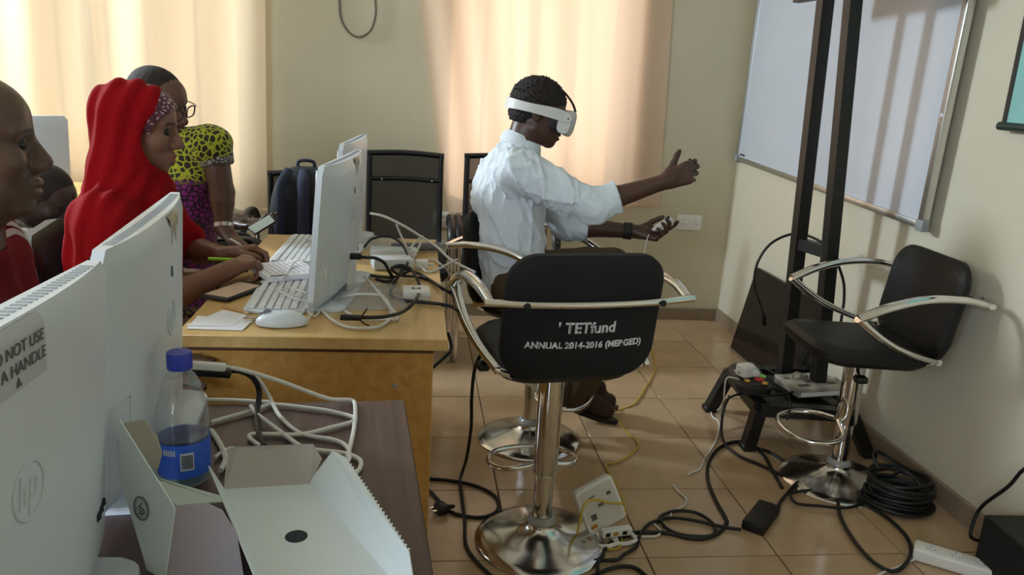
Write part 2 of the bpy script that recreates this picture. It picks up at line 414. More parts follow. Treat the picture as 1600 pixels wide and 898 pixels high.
# ------------------------------------------------------------------ whiteboard
wl = at(1153, 247, x=XR-.012); wr = at(1440, 361, x=XR-.045)
dv = (wr-wl); Lw = dv.length
ang_z = math.atan2(dv.y, dv.x); tilt = math.asin(dv.z/Lw)
wb = empty('whiteboard', wl, 0, 'large white marker board in an aluminium frame on the right wall', 'whiteboard')
wb.rotation_euler = Matrix(((math.cos(ang_z)*math.cos(tilt*.75), -math.sin(ang_z), -math.cos(ang_z)*math.sin(tilt*.75)),
                            (math.sin(ang_z)*math.cos(tilt*.75), math.cos(ang_z), -math.sin(ang_z)*math.sin(tilt*.75)),
                            (math.sin(tilt*.75), 0, math.cos(tilt*.75)))).to_euler()
M_board = mat('whiteboard_enamel', '#bcc1c9', .16, spec=.5, var=.02, vscale=2)
HW = 1.15   # local x along the board, local y out of the wall side (right-hand), z up
bm = B(); box(bm, (.0, -.004, .0), (Lw, .006, HW)); obj('board', bm, M_board, wb, smooth=False)
for nm, lo, hi in (('frame_bottom', (0, -.014, -.012), (Lw, .010, .014)), ('frame_top', (0, -.014, HW-.014), (Lw, .010, HW+.012)),
                   ('frame_side', (-.012, -.014, 0), (.012, .010, HW)), ('frame_side', (Lw-.014, -.016, 0), (Lw+.016, .012, HW))):
    bm = B(); box(bm, lo, hi, .003, 2); obj(nm, bm, M_alu, wb)
for xx, zz in ((0, 0), (Lw, 0), (0, HW), (Lw, HW)):
    bm = B(); box(bm, (xx-.022, -.018, zz-.02), (xx+.022, .013, zz+.022), .006, 2); obj('corner_cap', bm, mat('grey_plastic', '#8a8c8c', .5), wb)
for f in (.33, .66):
    bm = B(); lathe(bm, [(0, .004), (.006, .003), (.007, 0)], 10, M=Matrix.Translation((Lw+.002, -.016, HW*f))@Matrix.Rotation(PI/2, 4, 'X')); obj('screw', bm, M_white, wb)
bm = B(); box(bm, (.035, -.0052, .022), (.105, -.0042, .031)); obj('maker_mark', bm, M_black, wb, smooth=False)

# projector screen at the right edge
sc = at(1567, 197, x=XR-.032); pe = empty('projection_screen', sc, 0, 'teal tinted hanging projection screen with a dark bottom bar', 'screen')
M_teal = mat('teal_screen_fabric', '#7fb3ae', .6, var=.06, vscale=3)
bm = B(); box(bm, (-.002, -1.5, .012), (.002, -.015, 1.2)); obj('screen_fabric', bm, M_teal, pe, smooth=False)
bm = B(); box(bm, (-.0035, -.015, .012), (.0035, .004, 1.2)); obj('screen_border', bm, M_black, pe, smooth=False)
bm = B(); tube(bm, [(0, .014, 0), (0, -1.52, 0)], .013, 12); obj('bottom_bar', bm, mat('dark_green_plastic', '#23332f', .4), pe)
bm = B(); box(bm, (-.035, -1.55, 1.2), (.025, .03, 1.27), .01, 2); obj('housing', bm, M_white, pe)
# ================================================================== DESKS
def panel(parent, name, lo, hi, m, bev=.002):
    bm = B(); box(bm, lo, hi, bev, 1); return obj(name, bm, m, parent)
DX0, DX1, DY0, DY1 = -.505, .083, 1.703, 2.835
dk = empty('oak_desk', ((DX0+DX1)/2, (DY0+DY1)/2, 0), 0, 'light oak laminate desk carrying two computers, keyboards and cables', 'desk')
hx, hy = (DX1-DX0)/2, (DY1-DY0)/2
panel(dk, 'desk_top', (-hx, -hy, .722), (hx, hy, .75), M_oaktop)
panel(dk, 'end_panel', (-hx+.02, -hy+.012, .002), (hx-.03, -hy+.032, .72), M_oak)
panel(dk, 'end_panel', (-hx+.02, hy-.032, .002), (hx-.03, hy-.012, .72), M_oak)
panel(dk, 'back_panel', (hx-.09, -hy+.034, .30), (hx-.072, hy-.034, .72), M_oak)
panel(dk, 'painted_shade_strip', (-hx+.02, -hy+.010, .712), (hx-.03, -hy+.030, .722), mat('shade_brown', '#5d3d1c', .5))  # dark strip standing in for the shade beneath the desk top
c = at(617, 603, y=DY0+.011)
bm = B(); lathe(bm, [(0, .004), (.004, .004), (.0045, .001), (.007, .001), (.0075, -.001)], 14, M=Matrix.Rotation(PI/2, 4, 'X')); obj('cam_bolt', bm, M_alu, dk, loc=(c.x-dk.location.x, c.y-dk.location.y, c.z))
# dark desk
a0 = math.atan2(-.523, .042)
dd = empty('dark_desk', (-.008, 1.356, 0), a0+PI/2, 'dark wenge laminate desk in the foreground with boxes and computers', 'desk')
panel(dd, 'desk_top', (-.66, -1.35, .722), (0, 0, .75), M_dark)
panel(dd, 'end_panel', (-.62, -.035, .002), (-.03, -.015, .722), M_dark)
panel(dd, 'end_panel', (-.62, -1.33, .002), (-.03, -1.31, .722), M_dark)
panel(dd, 'modesty_panel', (-.10, -1.31, .25), (-.082, -.035, .722), M_dark)
# desk at the back left
d3 = empty('small_desk', (-1.70, 3.86, 0), 0, 'brown wooden desk at the back left under the farthest white computer', 'desk')
panel(d3, 'desk_top', (-.34, -.40, .672), (.34, .40, .70), M_oaktop)
for sx in (-.32, .30): panel(d3, 'end_panel', (sx, -.38, .002), (sx+.02, .38, .672), M_oak)

# ================================================================== COMPUTERS
M_screen = mat('screen_glass', '#0c0e12', .12)
M_vent = mat('vent_grey', '#8d9296', .6)
M_emb = mat('embossed_grey', '#ccd2d9', .3)
M_resid = mat('torn_sticker_residue', '#bfae9c', .8, var=.35, vscale=60)
M_label = mat('clear_label', '#c2c6c8', .3)
M_grey_txt = mat('label_print', '#5b5f63', .6)
W, H = .49, .338
def shell_y(u, v):     # u,v in -1..1
    return .014+.040*(1-abs(u)**2.6)*(.62+.38*(1-v)/2)*min(1, (1-v)*5+.72)*min(1, (1+v)*9+.6)
def computer(loc, rz, label, zb, sticker, tilt=.075, stand=True, dz=0):
    e = empty('desktop_computer', loc, rz, label, 'computer', 'white all-in-one computers')
    bm = B(); nx, nz = 28, 18; rr = .016
    def pt(i, j):
        u = -1+2*i/nx; v = -1+2*j/nz
        dzv = (1-abs(v))*H/2
        ins = rr-math.sqrt(max(0, rr*rr-(rr-min(rr, dzv))**2)) if dzv < rr else 0
        return u, v, u*(W/2-ins), zb+(v+1)/2*H
    back = [[None]*(nz+1) for _ in range(nx+1)]; front = [[None]*(nz+1) for _ in range(nx+1)]
    for i in range(nx+1):
        for j in range(nz+1):
            u, v, x, z = pt(i, j)
            ly = (z-zb)*tilt
            back[i][j] = bm.verts.new((x, shell_y(u, v)+ly, z)); front[i][j] = bm.verts.new((x, ly, z))
    for i in range(nx):
        for j in range(nz):
            bm.faces.new((back[i][j], back[i][j+1], back[i+1][j+1], back[i+1][j])); bm.faces.new((front[i][j], front[i+1][j], front[i+1][j+1], front[i][j+1]))
    for i in range(nx):
        bm.faces.new((back[i][0], back[i+1][0], front[i+1][0], front[i][0])); bm.faces.new((back[i][nz], front[i][nz], front[i+1][nz], back[i+1][nz]))
    for j in range(nz):
        bm.faces.new((back[0][j], front[0][j], front[0][j+1], back[0][j+1])); bm.faces.new((back[nx][j], back[nx][j+1], front[nx][j+1], front[nx][j]))
    obj('shell', bm, M_white, e)
    bm = B(); box(bm, (-W/2+.008, -.0025, .034), (W/2-.008, .0005, H-.008), .001, 1, Matrix.Translation((0, 0, zb))@Matrix.Shear('XZ', 4, (0, tilt)) if False else Matrix.Translation((0, 0, zb)))
    for v in bm.verts: v.co.y += (v.co.z-zb)*tilt
    obj('display_panel', bm, M_screen, e)
    def on_back(u, v, lift=.0006):
        return Vector((u*W/2, shell_y(u, v)+((v+1)/2*H)*tilt+lift, zb+(v+1)/2*H))
    # vent slots along the top edge
    for k in range(44):
        u = -.86+1.72*k/43; y = shell_y(u, 1)*.5+H*tilt
        if shell_y(u, 1) < .02: continue
        bm2 = B(); box(bm2, (u*W/2-.0022, y-.0065, zb+H-.0012), (u*W/2+.0022, y+.0065, zb+H+.0006)); obj('vent_slot', bm2, M_vent, e, smooth=False)
    def patch(name, u0, u1, v0, v1, m, nu=10, nv=6, lift=.0007, fn=None):
        bm2 = B(); g = [[bm2.verts.new(on_back(u0+(u1-u0)*i/nu, v0+(v1-v0)*j/nv, lift)) for j in range(nv+1)] for i in range(nu+1)]
        for i in range(nu):
            for j in range(nv):
                if fn and not fn(i/nu, j/nv): continue
                bm2.faces.new((g[i][j], g[i][j+1], g[i+1][j+1], g[i+1][j]))
        return obj(name, bm2, m, e)
    def ring(name, uc, vc, r, m, th=.0012):
        bm2 = B(); tube(bm2, [on_back(uc+r*math.cos(a)/(W/2), vc+r*math.sin(a)/(H/2), .0003) for a in [2*PI*k/28 for k in range(28)]], th, 5, closed=True)
        return obj(name, bm2, m, e)
    rg = ring('emblem_ring', -.02, .10, .026, M_emb)
    # the two slanted letters inside the emblem
    for k, strokes in enumerate((((-.012, .018, -.017, -.010), (-.0145, .004, -.006, .006), (-.006, .006, -.009, -.010)), ((.004, .010, -.003, -.022), (.004, .009, .013, .008), (.013, .008, .010, -.006), (.010, -.006, .001, -.007)))):
        bm2 = B()
        for x0, z0, x1, z1 in strokes: tube(bm2, [on_back(-.02-x0/(W/2), .10+z0/(H/2), .0004), on_back(-.02-x1/(W/2), .10+z1/(H/2), .0004)], .0011, 5)
        obj('emblem_letter', bm2, M_emb, rg)
    # side port cover and catch near the edge
    bm2 = B(); tube(bm2, [on_back(u, v, .0002) for u, v in ((.93, -.18), (.93, -.95), (.74, -.95), (.74, -.18))], .0009, 4, closed=True); pc = obj('port_cover', bm2, M_emb, e)
    bm2 = B(); c0 = on_back(.835, -.52); box(bm2, (c0.x-.006, c0.y-.003, c0.z-.012), (c0.x+.006, c0.y+.003, c0.z+.012), .002, 1); obj('catch', bm2, M_white2, pc)
    # connector sockets low in the middle
    for k, u in enumerate((-.80, -.74, -.68)):
        bm2 = B(); c0 = on_back(u, -.62); box(bm2, (c0.x-.005, c0.y-.002, c0.z-.004), (c0.x+.005, c0.y+.0012, c0.z+.004)); obj('connector_socket', bm2, M_black, e, smooth=False)
    if sticker == 'label':
        patch('clear_label', -.20, .22, .66, .985, M_label, 14, 6, .0006)
        rz_in = PI
        for s, v in (('DO NOT USE', .87), ('AS A HANDLE', .775)):
            c0 = on_back(.0, v, .0016); t = text_obj('label_text', s, .0150, M_grey_txt, e, c0, (PI/2-tilt+.12, 0, PI), .0002)
        bm2 = B(); c0 = on_back(.0, .70, .0013); prism(bm2, [(-.004, -.003), (.004, -.003), (0, .005)], -.0003, .0003, Matrix.Translation(c0)@Matrix.Rotation(PI/2, 4, 'X')); obj('label_mark', bm2, M_grey_txt, e, smooth=False)
    elif sticker == 'torn':
        rr2 = random.Random(int(loc[1]*1000)); jag = [rr2.random() for _ in range(60)]
        patch('sticker_residue', -.30, -.04, .60, .98, M_resid, 12, 12, .0007, lambda a, b: (b > .25+.5*jag[int(a*12)]) and not (a < .2 and b < .6))
        bm2 = B(); c0 = on_back(-.06, .52, .001); box(bm2, (c0.x-.002, c0.y-.001, c0.z-.011), (c0.x+.002, c0.y+.001, c0.z+.004)); obj('tape_sliver', bm2, M_grey_txt, e, smooth=False)
    # foot
    bm2 = B(); prism(bm2, rrect(.40, .135, .03, 5), .0, .010, bev=.003, M=Matrix.Translation((0, .012, 0))); obj('foot', bm2, M_white, e)
    bm2 = B(); tube(bm2, [(0, .055, .008), (0, .050, .05), (0, .045, zb+.10)], [.035, .03, .028], 12, smooth=4, flat=.35, up=(0, 1, 0)); obj('stand_neck', bm2, M_white2, e)
    return e
ZB = .018
def rzof(n, f): return math.atan2(n[1]-f[1], n[0]-f[0])
def place_pc(near, far, label, sticker, zdesk=.75):
    # near and far: where the front top corners stand
    rz = rzof(near, far); c = Vector(((near[0]+far[0])/2, (near[1]+far[1])/2, zdesk))
    off = -H*.075   # the screen leans back a little
    c += Vector((math.cos(rz+PI/2), math.sin(rz+PI/2), 0))*off
    return computer(c, rz, label, ZB, sticker)
pc1 = place_pc((-.368, .415), (-.349, .905), 'nearest white all-in-one computer, cut by the left edge, warning label on top', 'label')
pc2 = place_pc((-.362, .925), (-.409, 1.412), 'white all-in-one computer in the foreground behind the water bottle', 'torn')
pc3 = place_pc((-.220, 1.848), (-.164, 2.335), 'white all-in-one computer standing in the middle of the oak desk', 'torn')
pc5 = place_pc((-.228, 2.455), (-.188, 2.945), 'white all-in-one computer at the far end of the oak desk, only its top showing', None)
p = at(106, 183, y=3.85)
pc4 = place_pc((p.x-.37, 3.52), (p.x-.005, 3.85), 'farthest white all-in-one computer at the back left beside the curtain', 'torn', .70)

# ================================================================== KEYBOARDS, MOUSE
M_key = mat('white_key', '#e4e7ea', .45)
M_kgap = mat('keyboard_tray', '#c3c8cc', .5)
def keyboard(loc, rz, label):
    e = empty('keyboard', loc, rz, label, 'keyboard', 'white keyboards on the oak desk')
    LW, DW = .43, .145
    bm = B(); box(bm, (-LW/2, -DW/2, 0), (LW/2, DW/2, .010), .004, 2); obj('case', bm, M_white, e)
    bm = B(); box(bm, (-LW/2+.006, -DW/2+.008, .0095), (LW/2-.006, DW/2-.010, .0108)); obj('key_bed', bm, M_kgap, e, smooth=False)
    cache = {}
    def key(x, y, w, d):
        k = (round(w, 4), round(d, 4))
        if k not in cache:
            b = B(); box(b, (-w/2, -d/2, 0), (w/2, d/2, .005), .0012, 1); o = obj('key', b, M_key, e, smooth=False); cache[k] = o.data
        else: o = link(bpy.data.objects.new('key', cache[k]), e)
        o.location = (x, y, .0105)
    P = .0186
    for r in range(6):
        y = DW/2-.02-r*P-(.004 if r else 0)
        x = -LW/2+.018
        if r == 5: widths = [1.2, 1, 1.2, 6, 1.2, 1, 1.3]
        else: widths = [1]*14 if r < 2 else ([1.4]+[1]*11+[1.5] if r < 4 else [1.9]+[1]*10+[2])
        tot = 14.0; sc = tot/sum(widths)
        xx = -LW/2+.008
        for wk in widths:
            ww = wk*sc*P; key(xx+ww/2, y, ww-.003, P-.003); xx += ww
        for k in range(3):
            if r in (3,) or (r == 4 and k != 1): continue
            key(xx+.008+P*(k+.5), y, P-.003, P-.003)
        for k in range(4): key(xx+.016+P*(k+3.5), y, P-.003, P-.003)
    return e
keyboard((-.331, 2.085, .7505), PI/2+.03, 'white keyboard nearest the mouse on the oak desk')
keyboard((-.352, 2.575, .7505), PI/2-.02, 'white keyboard at the far end of the oak desk')
def mouse(loc, rz):
    e = empty('computer_mouse', loc, rz, 'white computer mouse at the front edge of the oak desk', 'mouse')
    bm = B(); bmesh.ops.create_uvsphere(bm, u_segments=28, v_segments=16, radius=1)
    for v in bm.verts:
        x, y, z = v.co; zz = max(z, -.25)
        v.co = Vector((x*.058*(1 if x > 0 else 1.02), y*.031*(1-.12*x), .008+zz*.027*(1-.25*max(0, x)**2+.12*x)))
    obj('shell', bm, M_white, e)
    bm = B(); lathe(bm, [(0, -.003), (.009, -.003), (.0095, 0), (.009, .003), (0, .003)], 18, M=Matrix.Translation((-.032, 0, .029))@Matrix.Rotation(PI/2, 4, 'X')); obj('scroll_wheel', bm, mat('grey_rubber', '#777a7d', .6), e)
    bm = B(); tube(bm, [(-.052, .0, .022), (-.03, 0, .0345), (0, 0, .0355)], .0006, 4, smooth=4); obj('button_gap', bm, mat('grey_line', '#9aa0a3', .6), e)
    return e
p = at(441, 508, z=.75); mouse((p.x, p.y, .751), .05)

# ================================================================== STOOLS
def arc(n, f): return [f(i/(n-1)) for i in range(n)]
def stool(loc, rz, label, text=False, hs=.545, swivel=0):
    e = empty('bar_stool', loc, rz, label, 'bar stool', 'black chrome bar stools with arm loops')
    prof = [(.192, .0), (.195, .004), (.190, .009), (.165, .017), (.12, .028), (.075, .042), (.05, .056), (.044, .064), (.044, .070)]
    bm = B(); lathe(bm, [(0, .002)]+prof+[(0, .071)], 56); obj('base', bm, M_chrome2, e)
    bm = B(); lathe(bm, [(.040, .066), (.043, .072), (.040, .082), (.033, .088), (.030, .088)], 32); obj('base_collar', bm, mat('clear_plastic_ring', '#9c9a96', .2), e)
    bm = B(); lathe(bm, [(.029, .085), (.029, .25), (0, .25)], 32); obj('lower_tube', bm, M_chrome, e)
    bm = B(); lathe(bm, [(.0, .225), (.0345, .225), (.036, .229), (.036, hs-.06), (0, hs-.06)], 32); obj('pole', bm, M_chrome, e)
    # foot ring in front of the pole
    rp = [(.034, -.012, .235), (.055, -.10, .215), (.12, -.135, .205), (.20, -.10, .20), (.225, 0, .20), (.20, .10, .20), (.12, .135, .205), (.055, .10, .215), (.034, .012, .235)]
    bm = B(); tube(bm, rp, .0085, 10, smooth=6); obj('foot_ring', bm, M_chrome, e)
    # under-seat plate and lever
    bm = B(); box(bm, (-.09, -.09, hs-.064), (.09, .09, hs-.050), .004, 1); obj('seat_plate', bm, M_black, e)
    bm = B(); tube(bm, [(.02, .05, hs-.066), (.06, .13, hs-.068), (.075, .175, hs-.075)], .006, 8, smooth=3); lv = obj('height_lever', bm, M_chrome, e)
    bm = B(); box(bm, (.055, .165, hs-.088), (.095, .20, hs-.064), .008, 2); obj('lever_knob', bm, M_black, lv)
    # seat pad
    bm = pad(.40, .385, .09, .055, .012, 7, .018, .010); obj('seat', bm, M_leather, e, loc=(.02, 0, hs-.018), rot=(0, -.03, 0))
    # back pad, leaning back and bowed around the sitter
    bm = pad(.415, .335, .080, .045, .020, 8, .014, .006)
    bk = obj('backrest', bm, M_bfabric if text else M_leather, e, loc=(-.205, 0, hs+.146)); bk.rotation_euler = Matrix(((0, -.14, .99), (1, 0, 0), (0, .99, .14))).to_euler()
    if text:
        wm = mat('white_stencil_paint', '#cfcfd2', .8, var=.2, vscale=90)
        for s, size, dx, dz, off in (("' TETfund", .036, .0, -.015, .0010), ('ANNUAL 2014-2016 (MERGED)', .0215, -.002, -.062, .0008)):
            t = text_obj('stencil_text', s, size, wm, bk, (0, 0, 0), (0, PI, 0), .0004, offset=off, space=1.02 if size < .04 else 1.0)
            t.data.transform(Matrix.Diagonal((1.06 if size < .04 else .92, 1.12, 1, 1)))
            xs_ = [v.co.x for v in t.data.vertices]; x0, x1 = min(xs_), max(xs_)
            n = 13 if size < .04 else 6
            bmq = B()
            for k in range(n):
                if size < .04 and k > 8: continue
                xx = x0+(x1-x0)*(k+.55)/n; box(bmq, (xx-.0007, -.012, .0), (xx+.0007, .014, .0010))
            br = obj('stencil_bridge', bmq, M_bfabric, t, smooth=False)
            for ob in (t, br):      # lay the print onto the bowed back
                for v in ob.data.vertices:
                    xb_, yb_ = dx-v.co.x, dz+v.co.y; q = max(abs(xb_)/.2075, abs(yb_)/.1675)
                    surf = -.0225-.006*(1-q*q)+.020*(xb_/.2075)**2
                    v.co = Vector((-xb_, yb_, -(surf-.0009)+v.co.z))
    # bar across the back with protruding ends
    zb, xb = hs+.205, -.262
    bm = B(); tube(bm, [(xb+.012, -.272, zb), (xb-.004, -.15, zb-.004), (xb-.008, 0, zb-.006), (xb-.004, .15, zb-.004), (xb+.012, .272, zb)], .0115, 12, smooth=4, flat=.8); bar = obj('back_bar', bm, M_chrome, e)
    for sy in (-1, 1):
        bm = B(); lathe(bm, [(0, .004), (.008, .003), (.009, 0)], 12, M=Matrix.Translation((xb-.016, sy*.175, zb-.004))@Matrix.Rotation(-PI/2, 4, 'Y')); obj('bolt', bm, M_black, bar)
        # arm: up and forward to a pointed front, then back down under the seat
        up = [(xb+.018, sy*.258, zb), (-.16, sy*.264, zb+.016), (-.04, sy*.266, zb+.012), (.07, sy*.264, zb-.018), (.155, sy*.258, zb-.058)]
        bm = B(); tube(bm, up, [.012, .015, .017, .018, .018], 12, smooth=6, flat=.8); obj('arm_top', bm, M_chrome, e)
        dn = [(.157, sy*.258, zb-.057), (.10, sy*.254, zb-.100), (.03, sy*.245, zb-.142), (-.06, sy*.228, zb-.178), (-.15, sy*.205, zb-.205)]
        bm = B(); tube(bm, dn, [.018, .016, .015, .013, .012], 12, smooth=6, flat=.8); obj('arm_strut', bm, M_chrome, e)
        bm = B(); lathe(bm, [(0, .006), (.011, .005), (.012, 0), (.011, -.008), (0, -.008)], 14, M=Matrix.Translation((-.155, sy*.204, zb-.206))@Matrix.Rotation(sy*PI/2, 4, 'X')); obj('arm_cap', bm, M_chrome, e)
        bm = B(); tube(bm, [(-.15, sy*.205, zb-.208), (-.12, sy*.10, hs-.055)], .010, 10); obj('arm_bracket', bm, M_chrome, e)
    return e
st1 = stool((.398, 2.075, 0), PI/2+.16, 'bar stool turned away in the foreground, white stencilled lettering on its black back', True, .61)
st2 = stool((.457, 2.77, 0), -.5, 'bar stool under the man in the headset', False, .56)
p = at(1322, 752, z=0)
st3 = stool((p.x-.035, p.y+.01, 0), PI-.06, 'empty black bar stool standing by the right wall', False, .53)

# ================================================================== MESH CHAIRS ALONG THE BACK WALL
M_mesh = bpy.data.materials.new('black_chair_mesh'); M_mesh.use_nodes = True; nt = M_mesh.node_tree
tr = nd(nt, 'ShaderNodeBsdfTransparent'); mx = nd(nt, 'ShaderNodeMixShader'); mx.inputs[0].default_value = .86
pb = nt.nodes['Principled BSDF']; pb.inputs['Base Color'].default_value = srgba('#151316'); pb.inputs['Roughness'].default_value = .7
nt.links.new(tr.outputs[0], mx.inputs[1]); nt.links.new(pb.outputs[0], mx.inputs[2]); nt.links.new(mx.outputs[0], nt.nodes['Material Output'].inputs[0])
def mesh_chair(x0, x1, ztop, yb, label, rz=0):
    cx = (x0+x1)/2; wd = x1-x0
    e = empty('mesh_chair', (cx, yb, 0), rz, label, 'chair', 'black mesh back chairs along the back wall')
    zb = ztop-.44
    for sx in (-1, 1):
        bm = B(); tube(bm, [(sx*wd/2-sx*.014, .0, ztop-.01), (sx*wd/2-sx*.014, -.01, (ztop+zb)/2), (sx*wd/2-sx*.014, -.04, zb), (sx*wd/2-sx*.014, -.10, zb-.06)], .014, 8, smooth=4); obj('back_post', bm, M_black, e)
    bm = B(); tube(bm, [(-wd/2, 0, ztop-.008), (0, .012, ztop), (wd/2, 0, ztop-.008)], .014, 8, smooth=4); obj('top_rail', bm, M_black, e)
    bm = B(); tube(bm, [(-wd/2+.01, -.008, ztop-.135), (0, .004, ztop-.13), (wd/2-.01, -.008, ztop-.135)], .011, 8, smooth=3); rail = obj('cross_rail', bm, M_black, e)
    for sx in (-.3, .35):
        bm = B(); lathe(bm, [(0, .003), (.004, .002), (.005, 0)], 8, M=Matrix.Translation((sx*wd, -.014, ztop-.135))@Matrix.Rotation(PI/2, 4, 'X')); obj('screw', bm, M_alu, rail)
    vs, fs = [], []
    for j in range(9):
        for i in range(9):
            s, t = i/8, j/8; vs.append(((s-.5)*(wd-.03), .010*(1-(2*s-1)**2)-.04*t*t+.004, ztop-.012+(zb-ztop+.012)*t))
    for j in range(8):
        for i in range(8): a = j*9+i; fs.append((a, a+1, a+10, a+9))
    obj('back_mesh', (vs, [], fs), M_mesh, e)
    bm = pad(wd+.04, .44, .05, .06, 0, 5, .015, .008); obj('seat', bm, M_bfabric, e, loc=(0, -.30, .43))
    for sx in (-1, 1):
        xx = sx*(wd/2+.035)
        bm = B(); tube(bm, [(xx, -.10, .60), (xx, -.20, .655), (xx, -.34, .66), (xx, -.44, .62), (xx, -.47, .56)], [.018, .022, .024, .022, .018], 10, smooth=4, flat=.75); obj('arm_pad', bm, M_black, e)
        bm = B(); tube(bm, [(xx, -.46, .60), (xx, -.48, .40), (xx, -.48, .05), (xx, -.46, .012), (xx, -.40, .012), (xx, -.06, .012), (xx, -.02, .04)], .012, 10, smooth=5); obj('side_frame', bm, M_chrome, e)
        bm = B(); tube(bm, [(xx, -.12, .61), (xx, -.10, .42), (xx, -.04, .03)], .012, 10, smooth=4); obj('rear_leg', bm, M_chrome, e)
    bm = B(); tube(bm, [(-wd/2-.035, -.36, .385), (wd/2+.035, -.36, .385)], .010, 8); obj('seat_bar', bm, M_chrome, e)
    return e
ya = 4.08
a = at(573, 236, y=ya); b = at(694, 243, y=ya); mesh_chair(a.x, b.x, a.z, ya, 'black mesh chair seen just right of the white computer on the oak desk')
a2 = at(726, 241, y=ya); mesh_chair(a2.x, a2.x+b.x-a.x, a2.z, ya, 'black mesh chair partly hidden behind the man in the headset')
a3 = at(418, 268, y=ya); mesh_chair(a3.x, a3.x+b.x-a.x, a3.z, ya, 'black mesh chair carrying the dark backpack')
# armchairs of the seated people
def armchair(loc, rz, label, pads):
    e = empty('leather_armchair', loc, rz, label, 'chair')   # faces local +x
    bm = pad(.46, .44, .05, .08, 0, 5, .02, .012); obj('seat', bm, M_leather, e, loc=(0, 0, .43))
    bm = pad(.44, .44, .10, .07, .03, 7, .02, .012); o = obj('backrest', bm, M_leather, e, loc=(-.24, 0, .64)); o.rotation_euler = Matrix(((0, -.12, .993), (1, 0, 0), (0, .993, .12))).to_euler()
    for sy in (-1, 1):
        bm = B(); tube(bm, [(-.20, sy*.265, .66), (0, sy*.27, .665), (.18, sy*.265, .655)], [.02, .024, .022], 10, smooth=4, flat=.6); obj('arm_pad', bm, pads, e)
        bm = B(); tube(bm, [(.15, sy*.265, .65), (.17, sy*.265, .4), (.20, sy*.26, .01)], .014, 8, smooth=3); obj('leg', bm, M_chrome, e)
        bm = B(); tube(bm, [(-.18, sy*.265, .65), (-.18, sy*.265, .4), (-.22, sy*.26, .01)], .014, 8, smooth=3); obj('leg', bm, M_chrome, e)
    bm = B(); tube(bm, [(-.23, 0, .66), (-.22, 0, .42), (-.10, 0, .385)], .02, 8, smooth=3); obj('back_support', bm, M_black, e)
    return e
armchair((-.76, 2.32, 0), .15, 'black leather armchair behind the woman in the red headscarf', mat('beige_arm_pad', '#7d6750', .5))
armchair((-.95, 1.42, 0), .25, 'dark armchair under the man in the maroon shirt', M_leather)
armchair((-1.52, 3.19, 0), .05, 'dark armchair at the back left behind the maroon shirt', M_leather)
# backpack
bp = empty('backpack', (-.50, 3.80, .47), 0, 'dark navy backpack with blue shoulder straps standing on a chair', 'backpack')
M_navy = mat('navy_nylon', '#17181f', .75, bump=.3, bscale=160); M_strap = mat('blue_strap', '#2a3148', .8, bump=.2, bscale=200)
bm = B(); bmesh.ops.create_uvsphere(bm, u_segments=32, v_segments=20, radius=1)
for v in bm.verts:
    x, y, z = v.co; f = lambda q, n: math.copysign(abs(q)**n, q)
    v.co = Vector((f(x, .55)*.165, f(y, .6)*.10, .205+f(z, .62)*.205)); v.co.x *= 1-.22*max(0, (v.co.z-.22)/.2)
obj('bag', bm, M_navy, bp)
for sx, wd in ((-.095, .022), (.0, .028), (.085, .022)):
    bm = B(); tube(bm, [(sx*.7, -.055, .40), (sx, -.098, .34), (sx*1.05, -.112, .22), (sx*1.15, -.112, .10), (sx*1.3, -.09, .02)], wd, 8, smooth=5, flat=.35, up=(0, -1, 0)); obj('shoulder_strap', bm, M_strap, bp)
bm = B(); tube(bm, [(-.04, 0, .40), (-.03, 0, .435), (.03, 0, .435), (.04, 0, .40)], .008, 8, smooth=4); obj('top_handle', bm, M_strap, bp)
# ================================================================== STAND BY THE RIGHT WALL
ZP = .18
def bar4(bm, a, b, w, d, up=(0, 0, 1)):
    """square steel section from a to b"""
    a, b = Vector(a), Vector(b); t = (b-a).normalized(); s = t.cross(Vector(up))
    if s.length < 1e-4: s = Vector((1, 0, 0))
    s.normalize(); u = s.cross(t).normalized(); r = []
    for p in (a, b): r.append([bm.verts.new(p+s*i*w/2+u*j*d/2) for i, j in ((-1, -1), (1, -1), (1, 1), (-1, 1))])
    for k in range(4): bm.faces.new((r[0][k], r[0][(k+1) % 4], r[1][(k+1) % 4], r[1][k]))
    bm.faces.new(r[0]); bm.faces.new(r[1]); return bm
pl = at(1224, 590, z=ZP); pr_ = at(1276, 615, z=ZP)
sd = empty('steel_stand', (pl.x, (pl.y+pr_.y)/2, 0), 0, 'tall black steel stand with two posts on a low splayed frame', 'stand')
o0 = Vector(sd.location)
tl_ = at(1290, 0, y=pl.y); tr_ = at(1333, 0, y=pr_.y)
def up_to(a, b, z): return a+(b-a)*((z-a.z)/(b.z-a.z))
for a, b in ((pl, tl_), (pr_, tr_)):
    bm = B(); bar4(bm, a-o0, up_to(a, b, 2.15)-o0, .046, .05, (0, 1, 0)); obj('post', bm, M_steel, sd, smooth=False)
c1 = at(1250, 376, y=pl.y); c2 = up_to(pr_, tr_, c1.z)
bm = B(); bar4(bm, up_to(pl, tl_, c1.z-.01)-o0, up_to(pr_, tr_, c1.z-.01)-o0, .04, .045); obj('cross_bar', bm, M_steel, sd, smooth=False)
for zz in (1.725, 2.1):
    q1, q2 = up_to(pl, tl_, zz), up_to(pr_, tr_, zz); dq = (q2-q1)
    bm = B(); bar4(bm, q1-dq*1.2-o0, q2+dq*1.4-o0, .03, .09); obj('mounting_bar', bm, M_steel, sd, smooth=False)
k1, k2, k3, k4 = at(1141, 582, z=ZP), at(1187, 638, z=ZP), at(1330, 648, z=ZP), None
k3 = Vector((min(k3.x, 1.72), k3.y, ZP)); k4 = Vector((1.72, k1.y+.02, ZP))
